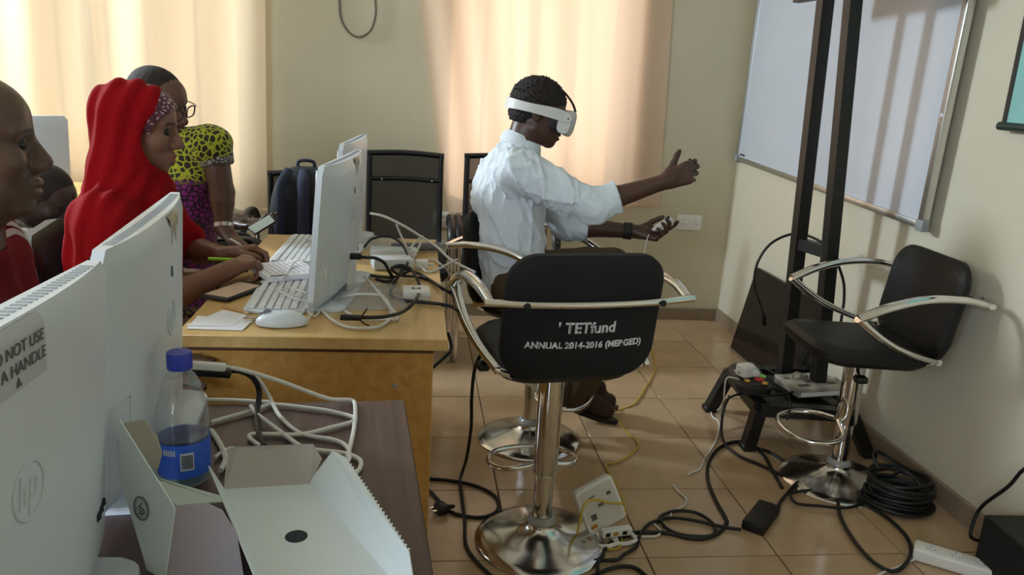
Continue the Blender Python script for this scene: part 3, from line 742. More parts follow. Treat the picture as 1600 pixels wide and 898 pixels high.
for a, b in ((k1, k2), (k2, k3), (k3, k4), (k4, k1)):
    bm = B(); bar4(bm, a-o0, b-o0, .045, .045); obj('frame_beam', bm, M_steel, sd, smooth=False)
bm = B(); a = (k1+k4)*.5; bar4(bm, Vector((pl.x, pl.y+.06, ZP))-o0, Vector((pr_.x, pr_.y-.16, ZP))-o0, .05, .045); obj('frame_beam', bm, M_steel, sd, smooth=False)
bm = B(); box(bm, (k1.x+.02-o0.x, k2.y+.03-o0.y, ZP-.012), (1.70-o0.x, k1.y-.02-o0.y, ZP+.004)); obj('tray', bm, M_steel, sd, smooth=False)
for a, f in ((k1, at(1108, 641, z=0)), (k2, at(1167, 701, z=0)), (k3, Vector((1.755, 2.62, 0))), (k4, Vector((1.765, k4.y+.05, 0)))):
    f = Vector((f.x, f.y, .004))
    bm = B(); bar4(bm, a-o0, f-o0, .045, .045, (0, 1, 0)); lg = obj('leg', bm, M_steel, sd, smooth=False)
    bm = B(); box(bm, tuple(f-o0+Vector((-.026, -.026, -.004))), tuple(f-o0+Vector((.026, .026, .02))), .004, 1); obj('foot_cap', bm, M_black, lg)
# flat dark panel leaning on the wall behind the stand
M_gloss = mat('black_glossy_panel', '#1b1714', .10)
fp = empty('flat_panel_display', (1.70, 3.52, .0), 0, 'dark glossy flat panel leaning against the right wall behind the stand', 'display')
lean = math.atan2(.085, .43)
bm = B(); box(bm, (-.012, -.36, .004), (.012, .34, .46), .003, 1, Matrix.Rotation(lean, 4, 'Y')); obj('housing', bm, M_black, fp)
bm = B(); box(bm, (-.0135, -.35, .016), (-.0115, .33, .455), M=Matrix.Rotation(lean, 4, 'Y')); obj('glass', bm, M_gloss, fp, smooth=False)
bm = B(); box(bm, (-.0145, -.36, .002), (-.010, .34, .014), M=Matrix.Rotation(lean, 4, 'Y')); obj('silver_edge', bm, M_alu, fp, smooth=False)
# controller with coloured buttons lying on the frame
q = [at(u, v, z=ZP+.06) for u, v in ((1136, 572), (1158, 612), (1208, 607), (1182, 566))]
cc = sum(q, Vector())/4; dirv = (q[1]-q[0]).normalized()
jp = empty('button_controller', (cc.x, cc.y, ZP+.023), math.atan2(dirv.y, dirv.x), 'black controller with coloured round buttons lying on the stand frame', 'controller')
bm = pad(.27, .135, .05, .05, 0, 6, .014, .004); obj('housing', bm, mat('dark_grey_plastic', '#1d1a18', .5), jp, loc=(0, 0, .025))
for x, y, c, r in ((-.10, .02, '#d3bde2', .019), (-.075, -.02, '#e0b040', .015), (-.045, .03, '#a9dcc0', .016), (.03, .040, '#86e06a', .018), (.065, .022, '#d63d33', .020), (.108, .034, '#e0b040', .011), (.095, -.030, '#e0b040', .011), (-.02, -.025, '#a9c0d0', .012)):
    bm = B(); lathe(bm, [(r, 0), (r, .004), (r*.8, .006), (0, .0065)], 16); obj('button', bm, mat('button_'+c, c, .4), jp, loc=(x, y, .052))
p = at(1165, 582, z=ZP+.09)
wp = empty('plug_adapter', (p.x, p.y, ZP+.077), .3, 'white cube plug adapter resting on the black button controller', 'adapter')
bm = B(); box(bm, (-.03, -.028, 0), (.03, .028, .046), .007, 3); obj('body', bm, M_white2, wp)
for y in (-.011, .011):
    bm = B(); box(bm, (-.05, y-.003, .02), (-.028, y+.003, .024)); obj('pin', bm, M_chrome, wp, smooth=False)
bm = B(); box(bm, (.01, -.045, .01), (.035, -.02, .03), .004, 2); obj('plug', bm, M_white2, wp)
pts = [p+Vector((-.03, -.02, -.02)), at(1136, 590, y=p.y-.02), at(1132, 610, y=p.y-.02), at(1130, 628, y=p.y), at(1122, 640, z=.02)]+fl([(1111, 637), (1113, 650), (1124, 661), (1118, 690), (1102, 715), (1094, 732), (1080, 738), (1074, 742)], .004)
cable('charger_cable', pts, .0032, M_wcable, 'thin white charger cable running down from the plug adapter to the floor')
# printed carton and brochure on the stand frame
def cardbox(name, label, cat, lo, hi, loc, rz, m, extra=None):
    e = empty(name, loc, rz, label, cat); bm = B(); box(bm, lo, hi, .0015, 1); obj('carton', bm, m, e)
    return e
M_print = mat('printed_carton', '#a49d90', .6, var=.45, vscale=22)
p1 = at(1283, 607, z=ZP+.03); bx = cardbox('printed_box', 'flat printed carton lying on the stand frame', 'box', (-.13, -.085, 0), (.10, .085, .032), (1.60, p1.y+.02, ZP+.0235), .15, M_print)
bm = B(); box(bm, (-.12, -.0862, .004), (.09, -.0848, .020)); obj('side_stripe', bm, M_white2, bx, smooth=False)
for k, (x, y, w_, d_) in enumerate(((-.09, .04, .05, .012), (-.02, .0, .06, .03), (.05, -.03, .04, .02), (-.08, -.04, .05, .02))):
    bm = B(); box(bm, (x-w_/2, y-d_/2, .0315), (x+w_/2, y+d_/2, .0326)); obj('print_block', bm, mat('print_dark', '#4a443e', .6), bx, smooth=False)
p2 = at(1240, 590, z=ZP+.06)
gp = empty('clear_pouch', (p2.x+.03, p2.y+.02, ZP+.0235), .4, 'small crumpled clear pouch with coins between the stand posts', 'pouch')
bm = B(); bmesh.ops.create_icosphere(bm, subdivisions=3, radius=1)
rs = random.Random(5)
for v in bm.verts: v.co = Vector((v.co.x*.045, v.co.y*.03, .025+v.co.z*.025))*(1+rs.uniform(-.10, .10))
for v in bm.verts: v.co.z = max(0, v.co.z)
obj('pouch', bm, mat('crumpled_foil', '#8f8a78', .3, var=.5, vscale=40), gp)
# black cable looped around the posts
pts = [at(u, v, y=pl.y+.06) for u, v in ((1196, 502), (1190, 480), (1180, 450), (1179, 430), (1186, 405), (1205, 380), (1235, 366), (1262, 368))]+[at(u, v, y=pr_.y+.03) for u, v in ((1293, 385), (1308, 410), (1318, 440), (1319, 465), (1317, 482), (1310, 520), (1296, 540), (1278, 580), (1272, 606))]
cable('hanging_cable', pts, .0055, M_cable, 'black cable arching round the stand posts and hanging down on the left')
p = at(1193, 497, y=pl.y+.06); tag(bpy.data.objects.new('x', None)) if False else None
bm = B(); box(bm, (-.010, -.007, -.032), (.010, .007, .018), .003, 2); pg = obj('connector', bm, M_black, bpy.data.objects['hanging_cable'], loc=p-pts[0]); pg.rotation_euler = (0, -.25, 0)
for k, tr_pts in enumerate((((1240, 612), (1200, 618), (1160, 615), (1135, 625), (1128, 650)), ((1255, 600), (1215, 585), (1195, 575), (1185, 565)), ((1230, 655), (1235, 630), (1225, 612), (1200, 605)))):
    pts = [at(u, v, z=ZP+.035+.012*math.sin(i*2+k)) for i, (u, v) in enumerate(tr_pts)]
    cable('stand_cable', pts, .0045, M_cable, ('black cable trailing over the left end of the stand frame', 'black cable running from the controller to the posts', 'black cable dangling below the front beam of the stand')[k])

# ================================================================== FLOOR CABLES AND DEVICES
FC = [
 ('black cable dropping from the near stool and crossing the floor to the bottom edge', .0055, [at(762, 540, y=2.18), at(750, 556, y=2.20), at(741, 580, y=2.24), at(737, 620, y=2.3), at(736, 668, y=2.36), at(729, 715, y=2.42), at(722, 738, y=2.46), at(719, 752, z=.012)]+fl([(722, 780), (726, 815), (728, 850), (742, 874), (765, 897), (790, 915)])),
 ('black cable loop on the floor beside the oak desk', .0055, fl([(640, 742), (668, 747), (700, 750), (738, 757), (768, 770), (779, 785), (774, 800), (752, 808), (722, 805), (700, 797), (684, 780), (668, 764), (645, 752)])),
 ('thick black cable snaking from the bottom edge around to the power brick', .0065, fl([(842, 905), (880, 887), (915, 880), (938, 872), (944, 860), (958, 846), (985, 834), (1005, 831), (1045, 833), (1075, 840), (1100, 841), (1122, 833), (1135, 818), (1133, 808), (1120, 785), (1108, 757), (1105, 735), (1110, 716), (1126, 698), (1150, 690), (1175, 694), (1194, 712), (1207, 735), (1222, 762)])),
 ('black cable oval loop between the router and the power brick', .0055, fl([(1158, 827), (1130, 823), (1090, 814), (1058, 809), (1035, 810), (1029, 814), (1034, 805), (1055, 798), (1085, 800), (1108, 812), (1118, 826), (1112, 836), (1090, 838), (1060, 834), (1040, 824), (1030, 813), (1012, 820), (1000, 836), (994, 853), (975, 866), (962, 875), (936, 876), (934, 890), (938, 902)], .009)),
 ('black cable curving along the very bottom of the floor', .0060, fl([(925, 900), (950, 889), (975, 884), (995, 888), (1010, 900)], .007)),
 ('black cable running from the stand past the stool base to the cable coil', .0055, [at(1140, 618, z=.12), at(1131, 640, z=.06)]+fl([(1127, 672), (1134, 695), (1155, 712), (1190, 727), (1228, 745), (1262, 760), (1300, 772), (1350, 778), (1385, 775)], .008)),
 ('black cable from the stand leg to the stool base', .0055, fl([(1165, 698), (1195, 703), (1225, 720), (1246, 741), (1270, 752)], .007)),
 ('big black cable loop lying in front of the cable coil', .0060, fl([(1246, 755), (1290, 758), (1330, 776), (1380, 804), (1414, 835), (1424, 862), (1412, 884), (1392, 892), (1360, 874), (1330, 838), (1312, 802), (1311, 765), (1322, 742), (1345, 733), (1370, 742), (1388, 758)], .010)),
 ('black cable tangled under the empty stool', .0050, fl([(1232, 768), (1250, 752), (1300, 744), (1340, 748), (1375, 768), (1330, 792), (1280, 790), (1245, 786), (1236, 772), (1260, 766), (1320, 764), (1380, 780)], .013)),
 ('black cable from the power brick up to the tangle under the stool', .0055, [at(1212, 797, z=.02)]+fl([(1222, 780), (1236, 766), (1262, 752), (1290, 748)], .008)),
 ('black cable bending down the right wall to the black box', .0055, [at(1640, 715, x=1.74), at(1600, 733, x=1.74), at(1575, 760, x=1.74), at(1535, 790, x=1.74), at(1521, 815, x=1.73), at(1517, 838, x=1.72), at(1535, 846, z=.02), at(1565, 852, z=.02), at(1585, 853, z=.03)]),
 ('short black cable behind the black box at the right edge', .0055, fl([(1585, 868), (1560, 867), (1550, 862), (1556, 850), (1575, 835)], .012)),
 ('black cable from the oak desk down behind the near stool', .0050, [at(700, 520, y=2.30), at(705, 545, y=2.25), at(690, 562, y=2.2), at(676, 574, y=2.15)]),
]
for k, (lab, r, pts) in enumerate(FC): cable('floor_cable', pts, r, M_cable, lab)
# plugs on the floor cables
def plug(loc, rz, label):
    e = empty('mains_plug', loc, rz, label, 'plug')
    bm = B(); box(bm, (-.022, -.02, 0), (.016, .02, .032), .007, 2); obj('body', bm, M_black, e)
    bm = B(); tube(bm, [(.014, 0, .014), (.045, 0, .010)], [.009, .006], 8); obj('sleeve', bm, M_black, e)
    for y in (-.01, .01):
        bm = B(); box(bm, (-.036, y-.003, .018), (-.02, y+.003, .022)); obj('pin', bm, M_chrome, e, smooth=False)
    return e
p = at(690, 801, z=0); plug((p.x, p.y, .0005), .5, 'black mains plug lying on the floor beside the oak desk')
p = at(764, 536, y=2.20); plug((p.x, p.y, p.z-.01), 1.2, 'black mains plug caught on the left arm of the lettered stool')
# thin white cables
cable('network_cable', fl([(1052, 758), (1060, 768), (1072, 779), (1068, 790), (1050, 800), (1046, 808), (1026, 812), (1022, 818), (1032, 828), (1026, 837), (1000, 838), (988, 836)], .005), .0034, M_wcable, 'white cable running over the black loop to the router')
cable('network_cable', fl([(1370, 899), (1385, 892), (1410, 883), (1428, 874), (1444, 870)], .006), .0034, M_wcable, 'thin white cable leading into the white power strip')
cable('network_cable', fl([(1518, 872), (1545, 878), (1575, 884), (1600, 886)], .006), .0034, M_wcable, 'thin white cable leaving the power strip towards the black box')
yp = fl([(1019, 545), (1024, 575), (1008, 606), (992, 630), (968, 640)])+[at(955, 641, z=.075), at(950, 644, z=.082), at(966, 657, z=.05)]+fl([(982, 678), (997, 692), (990, 706), (965, 721), (947, 726), (956, 745)])+[at(968, 765, z=.03), at(976, 790, y=2.13), at(978, 805, y=2.12)]
cable('ethernet_cable', yp, .0034, M_ycable, 'yellow network cable winding from behind the lettered stool to the router')
cable('ethernet_cable', [at(976, 786, y=2.10), at(955, 786, y=2.08), at(930, 781, y=2.06), at(914, 786, y=2.03), at(907, 810, y=2.02), at(902, 838, z=.02)]+fl([(912, 848), (935, 853), (958, 858), (970, 852), (970, 838)], .008)+[at(962, 828, y=2.07)], .0034, M_ycable, 'yellow network cable looped in front of the router')
# router: slab leaning back on its stand
p = at(953, 838, z=0)
rt = empty('router', (p.x, p.y, 0), .20, 'white wireless router propped upright on the floor beside the near stool', 'router')
Mx = Matrix.Translation((0, .01, .022))@Matrix.Rotation(-.22, 4, 'X')@Matrix.Rotation(-.38, 4, 'Y')
bm = B(); prism(bm, rrect(.130, .145, .012, 4), -.012, .012, Mx@Matrix.Translation((0, 0, .085))@Matrix.Rotation(PI/2, 4, 'X'), .003); obj('case', bm, M_white2, rt)
M_cream = mat('router_back', '#d3cfc8', .5)
bm = B(); prism(bm, rrect(.112, .124, .010, 3), .0118, .0135, Mx@Matrix.Translation((0, 0, .085))@Matrix.Rotation(PI/2, 4, 'X')); obj('back_plate', bm, M_cream, rt, smooth=False)
for x, z, w_, h_, c in ((-.045, .035, .022, .010, '#b3701a'), (-.035, .062, .018, .018, '#555555'), (.0, .088, .020, .010, '#777777'), (.035, .110, .014, .010, '#555555'), (-.02, .122, .022, .004, '#777777')):
    bm = B(); box(bm, (x-w_/2, -.0148, z-h_/2), (x+w_/2, -.013, z+h_/2), M=Mx); obj('label_print', bm, mat('print_'+c, c, .6), rt, smooth=False)
for x in (-.03, .03):
    bm = B(); tube(bm, [(x-.03, -.01, .008), (x-.03, -.055, .008), (x+.03, -.055, .010), (x+.03, -.01, .012)], .007, 8, smooth=2); obj('stand_foot', bm, M_white2, rt)
bm = B(); box(bm, (-.04, -.035, .018), (.055, -.010, .042), .004, 2); obj('port_block', bm, M_white2, rt)
for x in (-.025, .0, .03):
    bm = B(); box(bm, (x-.007, -.0365, .024), (x+.007, -.034, .036)); obj('network_port', bm, mat('amber_plastic', '#b98b2b', .5) if x == 0 else M_black, rt, smooth=False)
# power brick
q = [at(u, v, z=0.0) for u, v in ((1160, 828), (1187, 840), (1215, 802), (1190, 793))]
cc = sum(q, Vector())/4; dv = (q[2]-q[1])
pb_ = empty('power_brick', (cc.x, cc.y, .0), math.atan2(dv.y, dv.x), 'black power brick adapter lying on the floor tiles', 'adapter')
bm = B(); box(bm, (-.085, -.036, .001), (.085, .036, .034), .005, 2); obj('case', bm, mat('matt_black_plastic', '#171412', .55), pb_)
bm = B(); box(bm, (-.0855, -.0365, .016), (.0855, .0365, .0175)); obj('seam', bm, M_black, pb_, smooth=False)
bm = B(); tube(bm, [(.083, .0, .017), (.11, .0, .015)], [.008, .006], 8); obj('cable_sleeve', bm, M_black, pb_)
# coil of black cable
p = at(1413, 768, z=.05)
cl = empty('cable_coil', (p.x-.02, p.y, 0), 0, 'thick coil of black cable lying against the right wall skirting', 'cable coil')
rs = random.Random(9)
for k in range(20):
    r = .075+.038*rs.random(); zc = .014+.088*rs.random(); tx, ty = rs.uniform(-.10, .10), rs.uniform(-.12, .12)
    pts = [(r*1.05*math.cos(a)+.004*math.sin(3*a+k), r*.95*math.sin(a), max(.007, zc+r*(tx*math.cos(a)+ty*math.sin(a)))) for a in [2*PI*i/28 for i in range(28)]]
    bm = B(); tube(bm, pts, .006, 6, closed=True); obj('cable_turn', bm, M_cable, cl)
bm = B(); tube(bm, [(-.04, .07, .10), (-.05, .10, .135), (-.02, .12, .14), (.02, .10, .12), (.05, .05, .11)], .006, 6, smooth=4); obj('loose_end', bm, M_cable, cl)
bm = B(); tube(bm, [(-.02, .02, .10), (0, .0, .13), (.02, -.03, .12), (.03, -.09, .10)], .006, 6, smooth=4); obj('loose_end', bm, M_cable, cl)
# white power strip, wrapped in clear film
a = at(1440, 872, z=.0); b = at(1540, 902, z=.0); cc = (a+b)/2; dv = b-a
ps = empty('power_strip', (cc.x, cc.y, 0), math.atan2(dv.y, dv.x), 'white power strip on the floor near the bottom right corner', 'power strip')
bm = B(); box(bm, (-.11, -.032, .001), (.11, .032, .042), .008, 3); obj('body', bm, M_white2, ps)
for x in (-.065, 0, .065):
    for dx, dy in ((0, .012), (-.010, -.010), (.010, -.010)):
        bm = B(); box(bm, (x+dx-.003, dy-.003, .0415), (x+dx+.003, dy+.003, .0426)); obj('socket_hole', bm, M_vent, ps, smooth=False)
    bm = B(); lathe(bm, [(.018, .040), (.018, .0435), (.0165, .0435), (.0165, .042)], 20, c=(x, 0, 0)); obj('socket_rim', bm, M_white, ps)
# black box at the right edge
bb = empty('loudspeaker', (1.745, 1.845, 0), -.05, 'black box cabinet on the floor at the right edge', 'cabinet')
bm = B(); box(bm, (-.075, -.26, .002), (.055, .055, .175), .004, 1); obj('cabinet', bm, mat('black_cabinet', '#0e0d0c', .5), bb)
bm = B(); box(bm, (-.0765, -.25, .012), (-.0745, .045, .165)); obj('front_cloth', bm, M_bfabric, bb, smooth=False)
# ================================================================== THINGS ON THE OAK DESK
ZD = .75
def card(parent, name, poly, m, th=.0012, loc=(0, 0, 0)):
    """a sheet of card or paper through the given 3D outline, with thickness"""
    P = [Vector(p)-Vector(loc) for p in poly]; n = Vector((0, 0, 0))
    for i in range(len(P)): n += P[i].cross(P[(i+1) % len(P)])
    n = n.normalized()*th; bm = B()
    a = [bm.verts.new(p) for p in P]; b = [bm.verts.new(p+n) for p in P]
    bm.faces.new(a[::-1]); bm.faces.new(b)
    for i in range(len(P)): j = (i+1) % len(P); bm.faces.new((a[i], a[j], b[j], b[i]))
    return obj(name, bm, m, parent, smooth=False)
nb = empty('notebook', (-.352, 2.212, .7665), .52, 'small open notebook with printed lines on the near keyboard', 'notebook')
bm = B(); box(bm, (-.075, -.085, 0), (.075, .085, .014), .001, 1); obj('pages', bm, M_paper, nb)
for k in range(9):
    bm = B(); box(bm, (-.055+.015*k-.001, -.06, .0138), (-.055+.015*k+.001, .07, .0146)); obj('printed_line', bm, mat('blue_grey_ink', '#8d92ad', .7), nb, smooth=False)
for k, y in enumerate((-.078, -.070)):
    bm = B(); box(bm, (-.068, y-.002, .0138), (-.02, y+.002, .0146)); obj('heading', bm, mat('dark_ink', '#3c3f55', .7), nb, smooth=False)
q = [at(u, v, z=.76) for u, v in ((325, 463), (365, 440), (407, 438), (370, 468))]; cc = sum(q, Vector())/4
ph = empty('phone_case', (cc.x, cc.y, ZD+.0005), math.radians(-25), 'black edged phone in an open case on the desk corner by the writing hand', 'phone')
bm = B(); box(bm, (-.042, -.088, 0), (.042, .088, .010), .005, 2); obj('case', bm, M_black, ph)
bm = B(); box(bm, (-.034, -.074, .0098), (.034, .062, .0108)); obj('screen', bm, mat('screen_curtain_reflection', '#e2c6ab', .35), ph, smooth=False)  # beige is the curtain's reflection, painted as the screen colour
# papers and small things at the front left of the desk
p = at(352, 500, z=ZD+.012)
pp = empty('paper_sheet', (p.x, p.y, ZD), 0, 'folded white paper sheets at the front left of the oak desk', 'paper')
card(pp, 'sheet', [(-.075, -.035, .001), (.045, -.04, .001), (.055, .03, .004), (-.07, .04, .008)], M_paper)
card(pp, 'sheet', [(-.08, -.02, .004), (.02, -.015, .003), (.035, .06, .006), (-.02, .07, .014)], M_paper)
pn = [at(u, v, z=ZD+.012) for u, v in ((346, 479), (388, 489))]
e = empty('pencil', pn[0], math.atan2(pn[1].y-pn[0].y, pn[1].x-pn[0].x), 'short wooden pencil lying by the white papers', 'pencil')
bm = B(); tube(bm, [(0, 0, 0), (.075, 0, 0)], .0035, 6); obj('shaft', bm, mat('pencil_wood', '#b98d55', .5), e)
bm = B(); tube(bm, [(.075, 0, 0), (.088, 0, 0)], [.0035, .0006], 6); obj('tip', bm, mat('pencil_tip', '#d9b98c', .6), e)
p = at(397, 497, z=ZD+.01)
kk = empty('key_bunch', (p.x, p.y, ZD), .4, 'dark little bunch of keys beside the white mouse', 'keys')
M_kd = mat('dark_bronze', '#33271f', .45)
for a in (-.9, -.3, .25, .8):
    bm = B(); tube(bm, [(0, 0, .006), (.035*math.cos(a), .035*math.sin(a), .006+.004*a)], .004, 6, flat=.5); bmesh.ops.create_icosphere(bm, subdivisions=2, radius=.009, matrix=Matrix.Translation((.038*math.cos(a), .038*math.sin(a), .007+.004*abs(a)))@Matrix.Diagonal((1, 1, .4, 1))); obj('key', bm, M_kd, kk)
bm = B(); tube(bm, [(-.01+.014*math.cos(t), .014*math.sin(t), .010) for t in [2*PI*k/16 for k in range(16)]], .0015, 5, closed=True); obj('ring', bm, M_alu, kk)
# crumpled clear bags
M_film = bpy.data.materials.new('clear_film'); M_film.use_nodes = True; nt = M_film.node_tree
t1 = nd(nt, 'ShaderNodeBsdfTransparent'); t1.inputs[0].default_value = (.93, .93, .93, 1); gl = nd(nt, 'ShaderNodeBsdfPrincipled'); gl.inputs['Roughness'].default_value = .2; gl.inputs['Base Color'].default_value = (.75, .74, .72, 1)
mx = nd(nt, 'ShaderNodeMixShader'); mx.inputs[0].default_value = .26
nt.links.new(t1.outputs[0], mx.inputs[1]); nt.links.new(gl.outputs[0], mx.inputs[2]); nt.links.new(mx.outputs[0], nt.nodes['Material Output'].inputs[0])
def bag(loc, rz, L, Wd, Ht, label, seed):
    rr = random.Random(seed); e = empty('clear_bag', loc, rz, label, 'bag'); n, m = 22, 14; vs, fs = [], []
    def hgt(s, t): return Ht*(math.sin(PI*s)**.6)*(math.sin(PI*t)**.6)
    for lay in (0, 1):
        for j in range(m+1):
            for i in range(n+1):
                s, t = i/n, j/m
                z = .0015+(hgt(s, t)*(.65+.6*rr.random()) if lay else .0)
                vs.append(((s-.5)*L+rr.uniform(-.004, .004), (t-.5)*Wd+rr.uniform(-.004, .004), z))
    for lay in (0, 1):
        o = lay*(n+1)*(m+1)
        for j in range(m):
            for i in range(n): a = o+j*(n+1)+i; fs.append((a, a+1, a+n+2, a+n+1))
    ob = obj('film', (vs, [], fs), M_film, e, smooth=False); return e
p = at(573, 465, z=ZD); bag((p.x, p.y, ZD), .15, .20, .24, .030, 'crumpled clear plastic bag under the white cables on the oak desk', 2)
p = at(595, 383, z=ZD); bag((p.x, p.y, ZD), .1, .16, .15, .028, 'crumpled clear plastic bag at the far end of the oak desk', 7)
def device(name, label, cat, px, size, rz, m, z=ZD, extra=None):
    p = at(px[0], px[1], z=z); e = empty(name, (p.x, p.y, z), rz, label, cat)
    bm = B(); box(bm, (-size[0]/2, -size[1]/2, .0005), (size[0]/2, size[1]/2, size[2]), min(size)*.16, 2); obj('case', bm, m, e); return e
d1 = device('charger_block', 'small square white charger with a dark mark on the oak desk', 'adapter', (650, 465), (.072, .072, .026), .05, M_white2)
bm = B(); box(bm, (-.012, -.009, .0258), (.012, .009, .0268), .002, 1); obj('mark', bm, mat('charger_mark', '#4a2f22', .5), d1)
bm = B(); box(bm, (-.006, -.004, .0262), (.006, .004, .0272)); obj('mark_inlay', bm, M_white, d1, smooth=False)
d2 = device('power_adapter', 'white power adapter among the black cables on the oak desk', 'adapter', (612, 418), (.12, .075, .034), .2, M_white)
bm = B(); box(bm, (-.04, -.02, .0338), (.04, .02, .0345)); obj('rating_label', bm, M_paper, d2, smooth=False)
d3_ = device('cable_connector', 'tiny white cube connector beside the white power adapter', 'connector', (659, 419), (.036, .040, .026), .1, M_white2)
bm = B(); tube(bm, [(.016, 0, .013), (.036, .0, .012)], .004, 6); obj('sleeve', bm, M_wcable, d3_)
d4 = device('white_carton', 'long flat pale carton lying behind the power adapter', 'box', (615, 398), (.15, .06, .022), .03, M_card)
bm = B(); box(bm, (-.07, -.0306, .004), (.07, -.0298, .018)); obj('side_flap', bm, M_paper, d4, smooth=False)
a = at(612, 386, z=ZD+.016); b = at(690, 385, z=ZD+.016)
gr = empty('film_roll', a, 0, 'grey tube wrapped in clear film at the far right of the oak desk', 'roll')
bm = B(); tube(bm, [(0, 0, 0), tuple((b-a)*.97)], .014, 14); obj('tube', bm, mat('grey_tube', '#6f6b72', .5), gr)
bm = B(); tube(bm, [tuple((b-a)*.94), tuple(b-a), tuple((b-a)*1.08), tuple((b-a)*1.12)], [.0145, .016, .022, .019], 10, cap=False); obj('film_end', bm, M_film, gr)
DC = []
def dk_cable(label, pts, m, r=.0036, name='desk_cable'):
    P = []
    for q in pts:
        u, v = q[0], q[1]; z = ZD+(q[2] if len(q) > 2 else r+.002)
        P.append(at(u, v, z=z))
    cable(name, P, r, m, label)
K, Wc = M_cable, M_wcable
dk_cable('black cable arching up behind the middle computer', [(569, 386, .03), (580, 374, .05), (600, 369, .055), (618, 373, .05), (631, 386, .04), (637, 401, .03), (636, 414, .02), (628, 424)], K, .0042)
dk_cable('black power lead plugged into the back of the middle computer', [(553, 400, .10), (570, 402, .095), (586, 403, .085), (600, 410, .06), (607, 422, .04), (613, 434, .01), (604, 440), (588, 436)], K, .0048)
dk_cable('black cable looping forward and off the right desk edge', [(631, 418, .03), (618, 438), (610, 456), (620, 467), (649, 471), (680, 474), (693, 476, .004), (708, 480, -.03), (722, 492, -.10)], K, .0048)
dk_cable('long black cable lying in a wide curve over the clear bag', [(612, 418, .035), (638, 418, .03), (651, 434, .015), (656, 451), (649, 469, .03), (631, 486, .02), (604, 494, .03), (575, 496, .03), (545, 495, .02)], K, .0045)
dk_cable('black cable hanging off the right edge of the oak desk', [(633, 420, .03), (656, 428), (680, 443), (690, 450), (705, 459, -.03), (716, 475, -.12)], K, .0048)
dk_cable('short black cable knot beside the power adapter', [(570, 428), (590, 432), (612, 433), (630, 428, .02), (640, 420, .04), (625, 414, .05), (612, 420, .045), (626, 430, .02), (648, 432), (668, 436)], K, .0042)
dk_cable('white lead running from the far computer over the chair arm', [(578, 333, .14), (600, 338, .13), (631, 353, .10), (660, 371, .06), (682, 385, .03), (705, 406, .0), (742, 425, -.01)], Wc, .0042)
dk_cable('white cable bent up over the grey tube', [(619, 350, .09), (627, 369, .05), (638, 388, .03), (649, 378, .04), (660, 369, .06), (655, 385, .03), (645, 403)], Wc, .0034)
dk_cable('white cable lying over the clear bag towards the mouse', [(540, 486), (560, 497), (582, 499), (616, 499), (620, 494), (605, 474, .02), (582, 445, .035), (569, 432, .03)], Wc, .0038)
dk_cable('white cable in a flat loop at the front of the clear bag', [(500, 482), (520, 500), (545, 511), (582, 512), (600, 506), (611, 494), (605, 470, .015), (593, 461, .03), (555, 460, .03), (520, 468)], Wc, .0038)
dk_cable('white cable sagging between the connector and the desk edge', [(645, 405, .02), (667, 424), (685, 420), (700, 412, .01), (714, 405, .03)], Wc, .0034)
dk_cable('thin white cable curling over the right desk edge', [(658, 408), (676, 405), (688, 412), (697, 420, -.02), (702, 430, -.06), (694, 439, -.10)], Wc, .0030)
dk_cable('white mouse cable bunched in loops by the middle computer', [(480, 500, .012), (489, 487), (484, 476), (474, 482), (470, 492), (478, 480), (492, 474, .01), (500, 484), (492, 494), (480, 486, .015)], Wc, .0026)
dk_cable('thin white keyboard cable bundled on the near keyboard', [(478, 404, .05), (462, 408, .04), (450, 425, .03), (440, 440, .03), (432, 452, .025), (448, 458, .025), (466, 462, .025), (478, 458, .025), (455, 450, .03), (438, 454, .028), (460, 466, .026), (478, 470, .02)], Wc, .0022)
dk_cable('dark cable tie standing up on the clear bag', [(574, 482, .05), (568, 490, .04), (564, 500, .02), (570, 506, .01), (577, 508)], K, .0018)
bm = B(); p0 = at(553, 400, z=ZD+.10); box(bm, (-.03, -.009, -.008), (.02, .009, .008), .003, 2); obj('plug_head', bm, M_black, bpy.data.objects['desk_cable.001'])
p0 = at(552, 496, z=ZD+.02); bm = B(); box(bm, (-.03, -.008, -.006), (.02, .008, .006), .003, 2); o_ = obj('plug_head', bm, M_black, bpy.data.objects['desk_cable.003'], loc=p0-bpy.data.objects['desk_cable.003'].location)

# ================================================================== THINGS ON THE DARK DESK
dk_cable('white lead plugged into the foreground computer, bending down at the right', [(318, 573, .112), (345, 573, .105), (379, 578, .095), (439, 596, .06), (511, 622, .02), (548, 625), (555, 636), (553, 671), (543, 715)], Wc, .0036)
dk_cable('white cable branching down from the lead over the dark desk', [(375, 579, .09), (395, 586, .07), (408, 598, .05), (423, 624, .015), (439, 652), (471, 677), (519, 686), (539, 695), (547, 711), (540, 728)], Wc, .0034)
dk_cable('black power lead bending down from the foreground computer', [(315, 579, .105), (340, 580, .10), (372, 579, .092), (395, 590, .07), (405, 612, .04), (402, 645, .012), (405, 680), (412, 697)], K, .0048)
dk_cable('white cable lying in a long flat oval on the dark desk', [(330, 659), (370, 648), (400, 640), (425, 632), (470, 636), (520, 643), (556, 655), (520, 667), (471, 678), (420, 678), (395, 678), (390, 684), (410, 698), (430, 705)], Wc, .0036)
dk_cable('white cable crossing the oval towards the open box', [(392, 634, .012), (400, 645, .012), (430, 668, .008), (467, 695), (490, 702), (539, 708), (562, 718), (562, 732), (550, 742)], Wc, .0036)
dk_cable('grey white cable along the back edge of the dark desk', [(322, 624), (360, 625), (400, 627), (425, 628)], Wc, .0036)
dk_cable('white cable end between the bottle and the open box', [(330, 672), (342, 690), (352, 715), (345, 735)], Wc, .0040)
dk_cable('short white cable curl beside the bottle', [(335, 715), (350, 704), (364, 700), (376, 703)], Wc, .0030)
